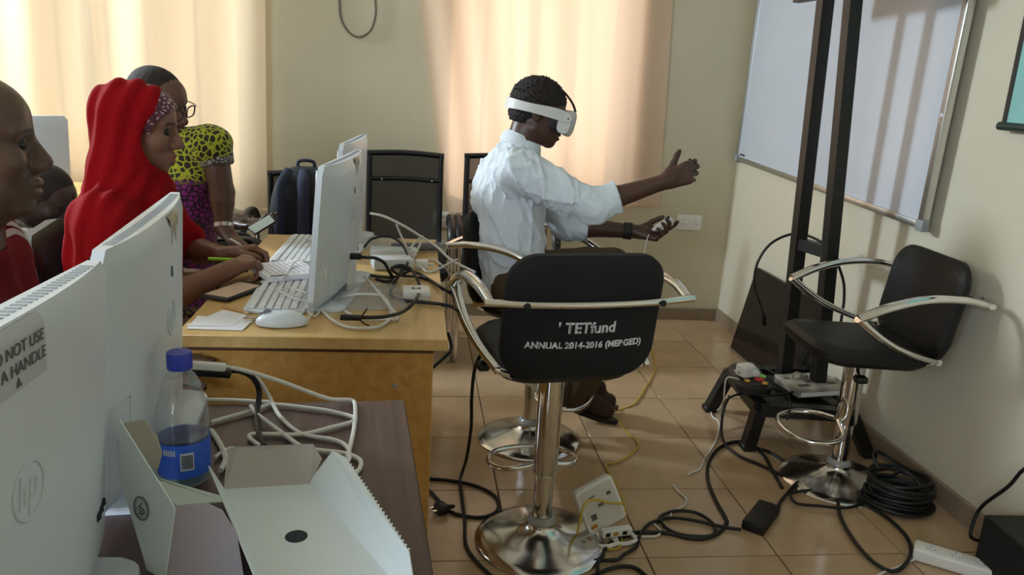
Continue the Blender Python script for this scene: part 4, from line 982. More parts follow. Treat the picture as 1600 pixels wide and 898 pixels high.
i0 = len([o for o in bpy.data.objects if o.name.startswith('desk_cable')])
# plugs of the foreground computer
p = at(330, 572, z=ZD+.112); bm = B(); box(bm, (-.03, -.007, -.006), (.022, .007, .006), .003, 2); o = obj('plug_head', bm, M_white2, bpy.data.objects['desk_cable.015'], loc=p-bpy.data.objects['desk_cable.015'].location); o.rotation_euler = (0, .1, .1)
p = at(330, 581, z=ZD+.10); bm = B(); box(bm, (-.03, -.008, -.007), (.03, .008, .007), .003, 2); o = obj('plug_head', bm, M_black, bpy.data.objects['desk_cable.017'], loc=p-bpy.data.objects['desk_cable.017'].location); o.rotation_euler = (0, .1, .1)

# water bottle
bt = empty('water_bottle', (-.308, 1.056, ZD), .5, 'clear plastic water bottle with a blue cap and blue label', 'bottle')
M_pet = bpy.data.materials.new('clear_bottle_plastic'); M_pet.use_nodes = True; nt = M_pet.node_tree
t1 = nd(nt, 'ShaderNodeBsdfTransparent'); t1.inputs[0].default_value = (.96, .97, .98, 1); gl = nd(nt, 'ShaderNodeBsdfGlossy'); gl.inputs['Roughness'].default_value = .08
fr = nd(nt, 'ShaderNodeLayerWeight'); fr.inputs[0].default_value = .35; mr = nd(nt, 'ShaderNodeMapRange'); mr.inputs['To Min'].default_value = .07; mr.inputs['To Max'].default_value = .55
df = nd(nt, 'ShaderNodeBsdfDiffuse'); df.inputs[0].default_value = (.75, .78, .80, 1); m2 = nd(nt, 'ShaderNodeMixShader'); m2.inputs[0].default_value = .35
nt.links.new(gl.outputs[0], m2.inputs[1]); nt.links.new(df.outputs[0], m2.inputs[2])
mx = nd(nt, 'ShaderNodeMixShader'); nt.links.new(fr.outputs['Facing'], mr.inputs[0]); nt.links.new(mr.outputs[0], mx.inputs[0])
nt.links.new(t1.outputs[0], mx.inputs[1]); nt.links.new(m2.outputs[0], mx.inputs[2]); nt.links.new(mx.outputs[0], nt.nodes['Material Output'].inputs[0])
M_water = bpy.data.materials.new('water'); M_water.use_nodes = True; nt = M_water.node_tree
t1 = nd(nt, 'ShaderNodeBsdfTransparent'); t1.inputs[0].default_value = (.72, .87, .98, 1); gl = nd(nt, 'ShaderNodeBsdfGlossy'); gl.inputs['Roughness'].default_value = .04; mx = nd(nt, 'ShaderNodeMixShader'); mx.inputs[0].default_value = .12
nt.links.new(t1.outputs[0], mx.inputs[1]); nt.links.new(gl.outputs[0], mx.inputs[2]); nt.links.new(mx.outputs[0], nt.nodes['Material Output'].inputs[0])
prof = [(0, .003), (.026, .003), (.033, .008), (.034, .020), (.033, .028), (.0345, .036), (.0345, .070), (.033, .078), (.0345, .086), (.0345, .096), (.0335, .102), (.034, .108), (.032, .120), (.030, .123), (.029, .132), (.0255, .142), (.0265, .145), (.020, .158), (.0135, .166), (.0130, .172), (.0155, .174), (.0125, .177), (.0125, .188), (0, .188)]
bm = B(); lathe(bm, prof, 40); obj('bottle', bm, M_pet, bt)
bm = B(); lathe(bm, [(0, .005), (.0315, .010), (.0325, .030), (.0325, .074), (0, .0745)], 32); obj('water', bm, M_water, bt)
bm = B(); lathe(bm, [(.0352, .022), (.0352, .071)], 40); lb = obj('label_band', bm, mat('blue_label', '#3a66d6', .35, var=.2, vscale=30), bt)
bm = B(); lathe(bm, [(.0161, .170), (.0165, .172), (.0165, .190), (.0155, .193), (0, .1935)], 40); obj('cap', bm, mat('blue_cap', '#2a3fb0', .4), bt)
M_lw = mat('label_white', '#c5cfdc', .5)
va = math.atan2(-1.056, .298)-.5
for da, z0, z1, hw in ((.10, .034, .060, .009),):
    bm = B(); vs = []
    for k in range(5):
        a = va+da-hw/.0355+2*hw/.0355*k/4
        vs.append((bm.verts.new((.0357*math.cos(a), .0357*math.sin(a), z0)), bm.verts.new((.0357*math.cos(a), .0357*math.sin(a), z1))))
    for k in range(4): bm.faces.new((vs[k][0], vs[k+1][0], vs[k+1][1], vs[k][1]))
    obj('barcode_patch', bm, M_lw, lb)
    for k in range(7):
        a = va+da+(k-3)*.06; bm = B(); box(bm, (-.0004, -.0006, z0+.003), (.0004, .0006, z1-.003), M=Matrix.Translation((.0359*math.cos(a), .0359*math.sin(a), 0))@Matrix.Rotation(a, 4, 'Z')); obj('barcode_bar', bm, M_grey_txt, lb, smooth=False)
for k in range(5):
    a = va-.75+.10*k; bm = B(); box(bm, (-.0004, -.0012, .056), (.0004, .0012, .064), M=Matrix.Translation((.0356*math.cos(a), .0356*math.sin(a), 0))@Matrix.Rotation(a, 4, 'Z')); obj('label_lettering', bm, M_lw, lb, smooth=False)
# open white carton tray
c0 = Vector((-.14, .92, ZD)); ob = empty('open_carton', c0, 0, 'open white carton tray with a round dark hole in the foreground', 'box')
f = lambda u, v, z: at(u, v, z=ZD+z)
fl_, fr_ = f(350, 765, .012), f(485, 757, .012); nl, nr = f(402, 897, .012), f(605, 897, .012)
nl = fl_+(nl-fl_)*1.35; nr = fr_+(nr-fr_)*1.30
card(ob, 'tray_floor', [fl_, nl, nr, fr_], M_card, .0015, c0)
yb = fl_.y+.035
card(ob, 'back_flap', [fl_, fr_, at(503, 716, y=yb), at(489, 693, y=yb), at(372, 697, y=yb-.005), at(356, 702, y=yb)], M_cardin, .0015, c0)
rt1, rt2 = f(516, 706, .055), f(640, 860, .050)
card(ob, 'side_flap', [fr_, nr+(fr_-nr)*.0, f(612, 897, .02)+(nr-fr_)*.20, f(640, 861, .050), f(540, 714, .060), f(521, 704, .060), f(488, 748, .02)], M_card, .0015, c0)
lt1, lt2 = f(325, 728, .045), f(398, 905, .045)
card(ob, 'side_wall', [fl_, lt1, lt1+(lt2-lt1)*1.3, nl], M_card, .0015, c0)
hc = f(463, 838, .0135)-c0
bm = B(); lathe(bm, [(0, .0008), (.0135, .0008), (.0135, 0)], 28); obj('round_hole', bm, mat('dark_hole', '#1a2630', .7), ob, loc=hc)
for k in range(26):     # perforated edge of the flap
    t = k/25; pA = f(542, 716, .060); pB = f(639, 858, .050); q_ = pA+(pB-pA)*t-c0
    bm = B(); box(bm, tuple(q_+Vector((-.0009, -.0009, -.0005))), tuple(q_+Vector((.0009, .0009, .0014)))); obj('tooth', bm, M_card, ob, smooth=False)
# second carton standing between the computer and the tray
c1 = Vector((-.27, .86, ZD)); oc = empty('torn_carton', c1, 0, 'torn white carton with a round emblem standing beside the bottle', 'box')
A_ = Vector((-.333, .905, .912)); B_ = Vector((-.254, .83, .840)); C_ = Vector((-.268, .828, .7515)); D_ = Vector((-.325, .80, .7515))
n_ = (B_-A_).cross(C_-A_).normalized(); n_ = n_ if n_.dot(CP-A_) > 0 else -n_
def on_pl(u, v): dr_ = at(u, v, y=1.0)-CP; return CP+dr_*((A_-CP).dot(n_)/dr_.dot(n_))
card(oc, 'side_panel', [A_, B_, C_, on_pl(236, 905), on_pl(186, 735)], M_card, -.0015, c1)
E_ = [Vector(v) for v in ((-.254, .83, .840), (-.222, .832, .8445), (-.205, .832, .835), (-.190, .832, .805), (-.184, .832, .7515), (-.268, .83, .7515))]
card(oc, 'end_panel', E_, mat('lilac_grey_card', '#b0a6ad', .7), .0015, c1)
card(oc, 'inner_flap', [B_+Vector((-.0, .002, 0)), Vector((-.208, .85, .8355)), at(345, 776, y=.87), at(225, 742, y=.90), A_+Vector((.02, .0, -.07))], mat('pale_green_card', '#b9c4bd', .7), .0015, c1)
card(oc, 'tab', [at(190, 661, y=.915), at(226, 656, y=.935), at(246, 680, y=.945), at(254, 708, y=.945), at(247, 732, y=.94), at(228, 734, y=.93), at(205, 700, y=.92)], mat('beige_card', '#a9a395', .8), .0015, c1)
card(oc, 'bottom_panel', [C_, Vector((-.184, .832, .7515)), Vector((-.12, .66, .7515)), Vector((-.22, .64, .7515))], M_card, .0015, c1)
cen = A_*.40+B_*.36+C_*.24; ux = (B_-A_).normalized(); uy = n_.cross(ux)
cen = on_pl(224, 793)
for rad, th in ((.0135, .0008), (.0105, .0003)):
    bm = B(); tube(bm, [tuple(cen+n_*.0030+ux*rad*math.cos(t)+uy*rad*math.sin(t)-c1) for t in [2*PI*k/24 for k in range(24)]], th, 5, closed=True); em = obj('emblem_ring', bm, M_grey_txt, oc)
for x0, y0, x1, y1 in ((-.005, -.007, -.003, .007), (-.004, .0, .0, .002), (0, .002, -.001, -.006), (.003, .003, .001, -.009), (.003, .003, .007, .002), (.007, .002, .006, -.005), (.006, -.005, .002, -.005)):
    bm = B(); tube(bm, [tuple(cen+n_*.0030+ux*x0+uy*y0-c1), tuple(cen+n_*.0030+ux*x1+uy*y1-c1)], .0007, 4); obj('emblem_stroke', bm, M_grey_txt, em if False else oc)
# ================================================================== PEOPLE
def smin(a, b, k):
    h = np.clip(.5+.5*(b-a)/k, 0, 1); return b+(a-b)*h-k*h*(1-h)
class Vol:
    """distance field on a grid; blended limbs are added and one closed surface is taken out of it"""
    def __init__(s, lo, hi, h):
        s.lo = np.array(lo, float); s.h = h; s.n = np.maximum(4, np.ceil((np.array(hi)-s.lo)/h).astype(int)+1)
        s.F = np.full(tuple(s.n), .2, np.float32)
        s.ax = [(s.lo[i]+np.arange(s.n[i])*h).astype(np.float32) for i in range(3)]
    def sl(s, lo, hi):
        a = np.clip(np.floor((np.array(lo)-s.lo)/s.h).astype(int), 0, s.n-1); b = np.clip(np.ceil((np.array(hi)-s.lo)/s.h).astype(int)+1, 1, s.n)
        if np.any(b-a < 1): return None, None
        return tuple(slice(i, j) for i, j in zip(a, b)), (s.ax[0][a[0]:b[0], None, None], s.ax[1][None, a[1]:b[1], None], s.ax[2][None, None, a[2]:b[2]])
    def put(s, fn, lo, hi, k, op='add'):
        q, X = s.sl(lo, hi)
        if q is None: return
        d = fn(*X).astype(np.float32); f = s.F[q]
        if op == 'add': s.F[q] = smin(f, d, k)
        elif op == 'sub': s.F[q] = -smin(-f, d, k)
        elif op == 'and': s.F[q] = np.maximum(f, d)
        elif op == 'disp': s.F[q] = f+d
    def cap(s, a, b, ra, rb=None, k=.02, op='add'):
        rb = ra if rb is None else rb; a = np.array(a, float); b = np.array(b, float); m = max(ra, rb)+k+3*s.h
        ba = b-a; l2 = max(1e-9, ba@ba)
        def fn(X, Y, Z):
            px, py, pz = X-a[0], Y-a[1], Z-a[2]
            t = np.clip((px*ba[0]+py*ba[1]+pz*ba[2])/l2, 0, 1)
            return np.sqrt((px-ba[0]*t)**2+(py-ba[1]*t)**2+(pz-ba[2]*t)**2)-(ra+(rb-ra)*t)
        s.put(fn, np.minimum(a, b)-m, np.maximum(a, b)+m, k, op)
    def chain(s, pts, rs, k=.02):
        for i in range(len(pts)-1): s.cap(pts[i], pts[i+1], rs[i], rs[i+1], k)
    def ell(s, c, r, R=None, k=.02, op='add'):
        c = np.array(c, float); r = np.array(r, float); R = np.eye(3) if R is None else np.array(R); m = r.max()+k+3*s.h
        def fn(X, Y, Z):
            x, y, z = X-c[0], Y-c[1], Z-c[2]
            a, b, d = [(R[0, i]*x+R[1, i]*y+R[2, i]*z) for i in range(3)]
            k0 = np.sqrt((a/r[0])**2+(b/r[1])**2+(d/r[2])**2); k1 = np.sqrt((a/r[0]**2)**2+(b/r[1]**2)**2+(d/r[2]**2)**2)+1e-6
            return k0*(k0-1)/k1
        s.put(fn, c-m, c+m, k, op)
    def local(s, c, R, sc, fn, ext, k, op='add'):
        c = np.array(c, float); R = np.array(R)
        def g(X, Y, Z):
            x, y, z = (X-c[0])/sc, (Y-c[1])/sc, (Z-c[2])/sc
            return fn(*[(R[0, i]*x+R[1, i]*y+R[2, i]*z) for i in range(3)])*sc
        s.put(g, c-ext*sc, c+ext*sc, k, op)
    def cut(s, c, n, rad):
        """flat cut: drop what lies beyond the plane within rad of c"""
        c = np.array(c, float); n = np.array(n, float); n /= np.linalg.norm(n)
        def fn(X, Y, Z):
            x, y, z = X-c[0], Y-c[1], Z-c[2]; d = x*n[0]+y*n[1]+z*n[2]
            return np.where(x*x+y*y+z*z < rad*rad, d, -1.)
        s.put(fn, c-rad, c+rad, .001, 'and')
    def wrinkle(s, amp, freq, seed, lo=None, hi=None):
        rr = np.random.RandomState(seed); lo = s.lo if lo is None else lo; hi = s.lo+s.n*s.h if hi is None else hi
        W = [(rr.normal(size=3), rr.uniform(0, 6.28), rr.uniform(.6, 1.6)) for _ in range(6)]
        def fn(X, Y, Z):
            o = 0
            for d, p, f in W:
                d = d/np.linalg.norm(d); o = o+np.sin((d[0]*X+d[1]*Y+d[2]*Z)*freq*f+p+1.5*np.sin((d[1]*X+d[2]*Y+d[0]*Z)*freq*.45))
            return amp*o/3
        s.put(fn, lo, hi, .01, 'disp')
    def crease(s, amp, freq, seed):
        rr = np.random.RandomState(seed); W = [(rr.normal(size=3), rr.uniform(0, 6.28), rr.normal(size=3)) for _ in range(4)]
        def fn(X, Y, Z):
            o = 0
            for d, p, e in W:
                d = d/np.linalg.norm(d); e = e/np.linalg.norm(e)
                w_ = np.sin((e[0]*X+e[1]*Y+e[2]*Z)*freq*.5+p*2); a = np.abs(np.sin((d[0]*X+d[1]*Y+d[2]*Z)*freq+p+1.2*w_))
                o = o-(1-a)**3*np.clip(.4+w_, 0, 1)
            return amp*(o/2+.12)
        s.put(fn, s.lo, s.lo+s.n*s.h, .01, 'disp')
    def mesh(s):
        F = s.F; S = F < 0
        n = np.array(F.shape)
        C = np.zeros(n-1, np.uint8)
        offs = [(i, j, k) for i in (0, 1) for j in (0, 1) for k in (0, 1)]
        for i, j, k in offs: C += S[i:n[0]-1+i, j:n[1]-1+j, k:n[2]-1+k]
        act = np.argwhere((C > 0) & (C < 8)); vid = np.full(n-1, -1, np.int32); vid[tuple(act.T)] = np.arange(len(act))
        V = {o: F[tuple((act+np.array(o)).T)] for o in offs}
        acc = np.zeros((len(act), 3)); cnt = np.zeros(len(act))
        for o in offs:
            for axis in range(3):
                if o[axis]: continue
                o2 = list(o); o2[axis] = 1; o2 = tuple(o2)
                a, b = V[o], V[o2]; m = (a < 0) != (b < 0); t = np.where(m, a/np.where(m, a-b, 1), 0)
                p = np.tile(np.array(o, float), (len(act), 1)); p[:, axis] = t
                acc += p*m[:, None]; cnt += m
        P = s.lo+(act+acc/cnt[:, None])*s.h
        Q = []
        for axis in range(3):
            sl0 = [slice(None)]*3; sl1 = [slice(None)]*3; sl0[axis] = slice(0, -1); sl1[axis] = slice(1, None)
            d = S[tuple(sl0)] != S[tuple(sl1)]; e = np.argwhere(d)
            u, w = (axis+1) % 3, (axis+2) % 3
            ok = (e[:, u] > 0) & (e[:, w] > 0) & (e[:, u] < n[u]-1) & (e[:, w] < n[w]-1); e = e[ok]
            q = []
            for du, dw in ((-1, -1), (0, -1), (0, 0), (-1, 0)):
                c = e.copy(); c[:, u] += du; c[:, w] += dw; q.append(vid[tuple(c.T)])
            q = np.stack(q, 1); neg = ~S[tuple(e.T)]; q[neg] = q[neg][:, ::-1]; Q.append(q)
        return P, np.concatenate(Q)
def vol_obj(name, vol, m, parent=None, base=(0, 0, 0), tint=None):
    P, Q = vol.mesh(); base = np.array(base, float)
    me = bpy.data.meshes.new(name); me.vertices.add(len(P)); me.vertices.foreach_set('co', (P-base).astype(np.float32).ravel())
    me.loops.add(Q.size); me.loops.foreach_set('vertex_index', Q.astype(np.int32).ravel())
    me.polygons.add(len(Q)); me.polygons.foreach_set('loop_start', np.arange(0, Q.size, 4, dtype=np.int32))
    try: me.polygons.foreach_set('loop_total', np.full(len(Q), 4, np.int32))
    except Exception: pass
    me.update(calc_edges=True); me.validate()
    me.polygons.foreach_set('use_smooth', np.ones(len(me.polygons), bool))
    me.materials.append(m)
    if tint is not None:
        at_ = me.color_attributes.new('tint', 'FLOAT_COLOR', 'POINT'); at_.data.foreach_set('color', tint(P).astype(np.float32).ravel())
    o = bpy.data.objects.new(name, me); link(o, parent)
    if parent is None: o.location = base
    return o
def skin_mat(name, c, rough=.42):
    m = mat(name, c, rough, bump=.10, bscale=350, spec=.5); nt = m.node_tree; b = nt.nodes['Principled BSDF']
    a = nd(nt, 'ShaderNodeAttribute', attribute_name='tint'); mx = nd(nt, 'ShaderNodeMix', data_type='RGBA', blend_type='MULTIPLY'); mx.inputs[0].default_value = 1
    mx.inputs[6].default_value = srgba(c); nt.links.new(a.outputs['Color'], mx.inputs[7]); nt.links.new(mx.outputs[2], b.inputs['Base Color'])
    b.inputs['Subsurface Weight'].default_value = .06; b.inputs['Subsurface Radius'].default_value = (.02, .008, .004); b.inputs['Subsurface Scale'].default_value = .3
    return m
def rot(yaw, pitch=0, roll=0):
    """columns: forward, left, up of a head; pitch>0 looks down, roll>0 tilts to its right"""
    return np.array(Matrix.Rotation(yaw, 3, 'Z')@Matrix.Rotation(pitch, 3, 'Y')@Matrix.Rotation(roll, 3, 'X'))
def E3(x, y, z, c, r):
    a, b, d = (x-c[0])/r[0], (y-c[1])/r[1], (z-c[2])/r[2]
    k0 = np.sqrt(a*a+b*b+d*d); k1 = np.sqrt((a/r[0])**2+(b/r[1])**2+(d/r[2])**2)+1e-6
    return k0*(k0-1)/k1
def C3(x, y, z, a, b, ra, rb):
    ba = [b[i]-a[i] for i in range(3)]; l2 = sum(q*q for q in ba)+1e-9
    t = np.clip(((x-a[0])*ba[0]+(y-a[1])*ba[1]+(z-a[2])*ba[2])/l2, 0, 1)
    return np.sqrt((x-a[0]-ba[0]*t)**2+(y-a[1]-ba[1]*t)**2+(z-a[2]-ba[2]*t)**2)-(ra+(rb-ra)*t)
def head_fn(wide=1.0, jaw=1.0):
    def f(x, y, z):
        ya = np.abs(y)/wide
        d = E3(x, ya, z, (-.014, 0, .030), (.099, .076, .088))
        d = smin(d, E3(x, ya, z, (.034, 0, .042), (.056, .060, .050)), .03)
        d = smin(d, E3(x, ya, z, (.020, 0, -.040), (.066*jaw, .060, .080)), .03)
        d = smin(d, C3(x, ya, z, (.062*jaw, .0, -.101), (-.008, .050, -.064), .019, .020), .025)     # jaw line
        d = smin(d, E3(x, ya, z, (.068*jaw, 0, -.104), (.020, .022, .018)), .018)                       # chin
        d = smin(d, E3(x, ya, z, (.068, 0, -.070), (.026, .032, .030)), .02)                        # muzzle
        d = smin(d, E3(x, ya, z, (.056, .040, -.030), (.026, .022, .024)), .02)                     # cheek
        d = smin(d, C3(x, ya, z, (.083, .012, .024), (.066, .048, .022), .009, .009), .014)         # brow
        d = -smin(-d, E3(x, ya, z, (.0965, .033, .002), (.018, .018, .011)), .012)                   # eye socket
        d = smin(d, C3(x, ya, z, (.086, 0, .012), (.106, 0, -.031), .0085, .0155), .012)             # nose
        d = smin(d, E3(x, ya, z, (.094, .0165, -.038), (.015, .0125, .0115)), .008)                  # nostril wing
        d = smin(d, E3(x, ya, z, (.0915, 0, -.0655), (.0145, .026, .0085)), .006)                   # upper lip
        d = smin(d, E3(x, ya, z, (.0895, 0, -.0815), (.0145, .024, .0095)), .006)                   # lower lip
        d = -smin(-d, E3(x, ya, z, (.103, 0, -.0732), (.014, .030, .0016)), .004)                   # mouth line
        d = smin(d, E3(x*.97+z*.22, ya, z, (-.018, .074, -.008), (.019, .009, .032)), .008)         # ear
        d = -smin(-d, E3(x*.97+z*.22, ya, z, (-.014, .084, -.004), (.009, .006, .016)), .006)
        return d
    return f
def head_tint(c, R, sc, lips=(1.15, .78, .78), brow=(.25, .22, .2)):
    c = np.array(c); 
    def f(P):
        L = (P-c)@R/sc; x, y, z = L.T; ya = np.abs(y)
        col = np.ones((len(P), 4))
        lip = np.exp(-(((x-.098)/.016)**2+(y/.025)**2+((z+.073)/.012)**2)**2)
        for i in range(3): col[:, i] *= 1+(lips[i]-1)*lip
        br = np.exp(-(((z-.026+.004*((ya-.03)/.02)**2)/.0052)**4+((ya-.032)/.021)**4))*(x > .05)
        for i in range(3): col[:, i] *= 1+(brow[i]-1)*br
        return col
    return f
M_eye = mat('eye_white', '#5f564e', .3); M_iris = mat('dark_iris', '#120b08', .15)
def eyes(parent, base, c, R, sc, skin, look=(1, 0, 0), lid=.45, sides=(1, -1)):
    c = np.array(c); base = np.array(base)
    for sgn in sides:
        p = c+R@np.array((.0712, sgn*.033, .0015))*sc-base
        bm = B(); bmesh.ops.create_uvsphere(bm, u_segments=16, v_segments=10, radius=.0128*sc); e = obj('eye', bm, M_eye, parent, loc=p)
        d = R@np.array(look); d = d/np.linalg.norm(d)
        bm = B(); lathe(bm, [(0, .0133*sc), (.0030*sc, .0131*sc), (.0058*sc, .0119*sc)], 16, M=Vector(d).to_track_quat('Z', 'Y').to_matrix().to_4x4()); obj('iris', bm, M_iris, e)
        for a0, a1 in ((lid, PI-.2), (-PI+.2, -.14)):     # lids: shells that cover the ball above and below the slit
            bm = B(); g = []
            for i in range(9):
                th = a0+(a1-a0)*i/8; row = []
                for j in range(13):
                    ph = -PI*.5+PI*j/12; r = .0139*sc
                    v = np.array((math.cos(th)*math.cos(ph), math.sin(ph), math.sin(th)*math.cos(ph)))*r
                    row.append(bm.verts.new(R@v))
                g.append(row)
            for i in range(8):
                for j in range(12): bm.faces.new((g[i][j], g[i][j+1], g[i+1][j+1], g[i+1][j]))
            obj('eyelid', bm, skin, e)
def hand(vol, wrist, d, n, side, sc=1.0, curl=((.5, .6, .4),)*4, thumb=(.9, .5, .2), spread=.02, tb=(.3, .3)):
    """wrist, finger direction, palm normal, side=+1 if the thumb lies towards d x n"""
    w = np.array(wrist, float); d = np.array(d, float); d /= np.linalg.norm(d); n = np.array(n, float); n -= d*(n@d); n /= np.linalg.norm(n)
    s = np.cross(d, n)*side
    offs = (.031, .011, -.010, -.029); kl = (.088, .092, .087, .078)
    ph = ((.040, .025, .020), (.045, .028, .021), (.041, .026, .020), (.032, .020, .018)); rad = (.0092, .0095, .0090, .0080)
    tips = []
    vol.cap(w-d*.015*sc, w+d*.03*sc, .024*sc, .026*sc, .012)
    for i in range(4):
        kn = w+(d*kl[i]+s*offs[i])*sc
        vol.cap(w+(d*.012+s*offs[i]*.62)*sc, kn, .0135*sc, .0115*sc, .012)
        a = 0; p = kn; dd = d+s*spread*(1.5-i); dd /= np.linalg.norm(dd)
        c = curl[i % len(curl)]
        for j in range(3):
            a += c[j]; dj = dd*math.cos(a)+n*math.sin(a); q = p+dj*ph[i][j]*sc
            vol.cap(p, q, rad[i]*sc*(1-.06*j), rad[i]*sc*(.95-.08*j), .004); p = q
        tips.append(p)
    b = w+(d*.022+s*.026+n*.006)*sc
    t1 = d*math.cos(thumb[0])+s*math.sin(thumb[0])+n*tb[0]; t1 /= np.linalg.norm(t1)
    q = b+t1*.042*sc; vol.cap(w+(d*.01+s*.014)*sc, b, .016*sc, .015*sc, .012); vol.cap(b, q, .0150*sc, .0115*sc, .010)
    t2 = d*math.cos(thumb[0]-thumb[1])+s*math.sin(thumb[0]-thumb[1])+n*tb[1]; t2 /= np.linalg.norm(t2)
    q2 = q+t2*.027*sc; vol.cap(q, q2, .0115*sc, .0105*sc, .005)
    t3 = d*math.cos(thumb[0]-thumb[1]-thumb[2])+s*math.sin(thumb[0]-thumb[1]-thumb[2])+n*tb[1]; t3 /= np.linalg.norm(t3)
    vol.cap(q2, q2+t3*.018*sc, .0103*sc, .0088*sc, .005)
    return tips
V3 = lambda p: np.array(tuple(p), float)

# ---------------------------------------------------------------- man with the headset
SK5 = skin_mat('deep_brown_skin', '#4a3026'); g = lambda u, v, y: V3(at(u, v, y=y))
sc = .89; Y5 = 2.76
hc = np.array((.418, Y5, 1.222)); hR = rot(-.06, .20, 0)
shR, shL = g(806, 264, 2.585), np.array((.372, 2.925, 1.015))
elR = g(926, 320, 2.545); wrR = g(1040, 283, 2.52)
elL = g(888, 352, 2.93); wrL = g(996, 362, 2.86)
pel = np.array((.35, Y5, .63)); ches = np.array((.335, Y5, .93)); nk = np.array((.352, Y5, 1.065))
hpR, hpL = pel+(.02, -.085, .0), pel+(.02, .085, .0)
knR, knL = np.array((.735, 2.65, .665)), np.array((.745, 2.86, .665))
anR, anL = np.array((.63, 2.74, .155)), np.array((.70, 2.93, .14))
base5 = (.457, Y5, 0)
v = Vol((.20, 2.36, .05), (1.10, 3.12, 1.37), .0046)
v.cap(pel+(0, -.05, 0), ches+(0, -.06, 0), .095, .095, .03); v.cap(pel+(0, .05, 0), ches+(0, .06, 0), .095, .095, .03)
v.cap(shR, shL, .052, .052, .03); v.cap(ches, nk, .08, .06, .03)
v.cap(nk, hc+hR@np.array((-.03, 0, -.06)), .056, .052, .02)
v.local(hc, hR, sc, head_fn(), .16, .02)
for a, b, c in ((shR, elR, wrR), (shL, elL, wrL)): v.chain([a, b, b+(c-b)*.3, c], [.046, .036, .037, .0245], .012)
for h_, k_, a_ in ((hpR, knR, anR), (hpL, knL, anL)): v.chain([h_, k_, k_+(a_-k_)*.3, a_], [.078, .05, .05, .034], .02)
# right hand: thumb up, fist round the stick; left hand: palm up round the white controller
fd = (wrR-elR)/np.linalg.norm(wrR-elR)
hand(v, wrR, fd+np.array((0, .0, .05)), (.15, 1, -.25), 1, .93, ((.55, 1.1, .7), (.75, 1.6, .9), (.85, 1.6, .9), (.95, 1.6, .9)), (.72, -.10, .15), 0, (.30, .15))
fl2 = (wrL-elL)/np.linalg.norm(wrL-elL)
hand(v, wrL, fl2+np.array((.1, -.15, -.02)), (.05, -.55, .80), -1, .93, ((.35, .45, .3), (.75, .95, .5), (.8, 1.0, .5), (.85, 1.0, .5)), (.75, .25, .1), .03, (.3, .3))
p5 = vol_obj('person', v, SK5, None, base5, head_tint(hc, hR, sc))
tag(p5, 'man in a white shirt wearing a headset, both arms stretched forward', 'person')
# hair: short curly cap
v = Vol(hc-.16, hc+.16, .0035)
def hair5(x, y, z):
    d = E3(x, y, z, (-.014, 0, .034), (.110, .087, .098))
    d = smin(d, E3(x, y, z, (-.060, 0, -.02), (.055, .072, .055)), .02)
    d = np.maximum(d, -(E3(x, y, z, (.075, 0, -.03), (.085, .12, .082))))
    d = np.maximum(d, -(z+.055+.0*x)); d = np.maximum(d, -E3(x, y, z, (.0, 0, -.06), (.05, .2, .05)))
    return d+.0058*(np.sin(x*230)*np.sin(y*240+1)*np.sin(z*250+2))+.0022*np.sin(x*430+2*np.sin(z*300))*np.sin(z*410)*np.sin(y*390)
v.local(hc, hR, sc, hair5, .17, .002)
M_hair = mat('black_curly_hair', '#1c120e', .8, bump=.8, bscale=420)
vol_obj('hair', v, M_hair, p5, base5)
# shirt: rolled sleeves, open collar, creases
M_shirt = mat('white_cotton', '#d6dde4', .8, bump=.25, bscale=90, sheen=.15)
v = Vol((.17, 2.42, .52), (.86, 3.08, 1.16), .0055)
v.cap(pel+(0, -.055, 0), ches+(0, -.068, -.02), .112, .110, .04); v.cap(pel+(0, .055, 0), ches+(0, .068, -.02), .112, .110, .04)
v.cap(shR+(-.008, .02, -.006), shL+(-.008, -.02, -.006), .064, .064, .05); v.cap(ches, nk+(-.002, 0, .0), .10, .074, .04)
v.ell(ches+(-.045, 0, .02), (.085, .15, .12), None, .05)
cfR = elR+(wrR-elR)*.36; cfL = elL+(wrL-elL)*.30
v.chain([shR, elR-(0, 0, .004), cfR], [.064, .056, .047], .03); v.chain([shL, elL, cfL], [.062, .055, .046], .03)
v.cap(elR+(wrR-elR)*.20, cfR, .050, .049, .004); v.cap(elL+(wrL-elL)*.14, cfL, .050, .049, .004)
v.crease(.016, 42, 3); v.crease(.009, 80, 6); v.wrinkle(.004, 50, 5)
v.cut(cfR, wrR-elR, .11); v.cut(cfL, wrL-elL, .10)
v.local(nk+(.018, 0, .062), rot(0, .35), 1, lambda x, y, z: np.sqrt(x*x+y*y)-.056-.2*np.maximum(z, 0), .08, .01, 'sub')
v.cut(pel+(0, 0, -.10), (0, 0, -1), .4)
sh = vol_obj('shirt', v, M_shirt, p5, base5)
# collar band and shoulder yoke seam
bm = B(); ring = [nk+rot(0, .30)@np.array((.063*math.cos(t)-.004, .060*math.sin(t), .044+.012*(math.cos(t) < -.2))) for t in [PI*.12+2*PI*.88*k/26 for k in range(27)]]
tube(bm, [Vector(q-np.array(base5)) for q in ring], .013, 6, flat=2.0, up=(0, 0, 1)); obj('collar', bm, M_shirt, p5)
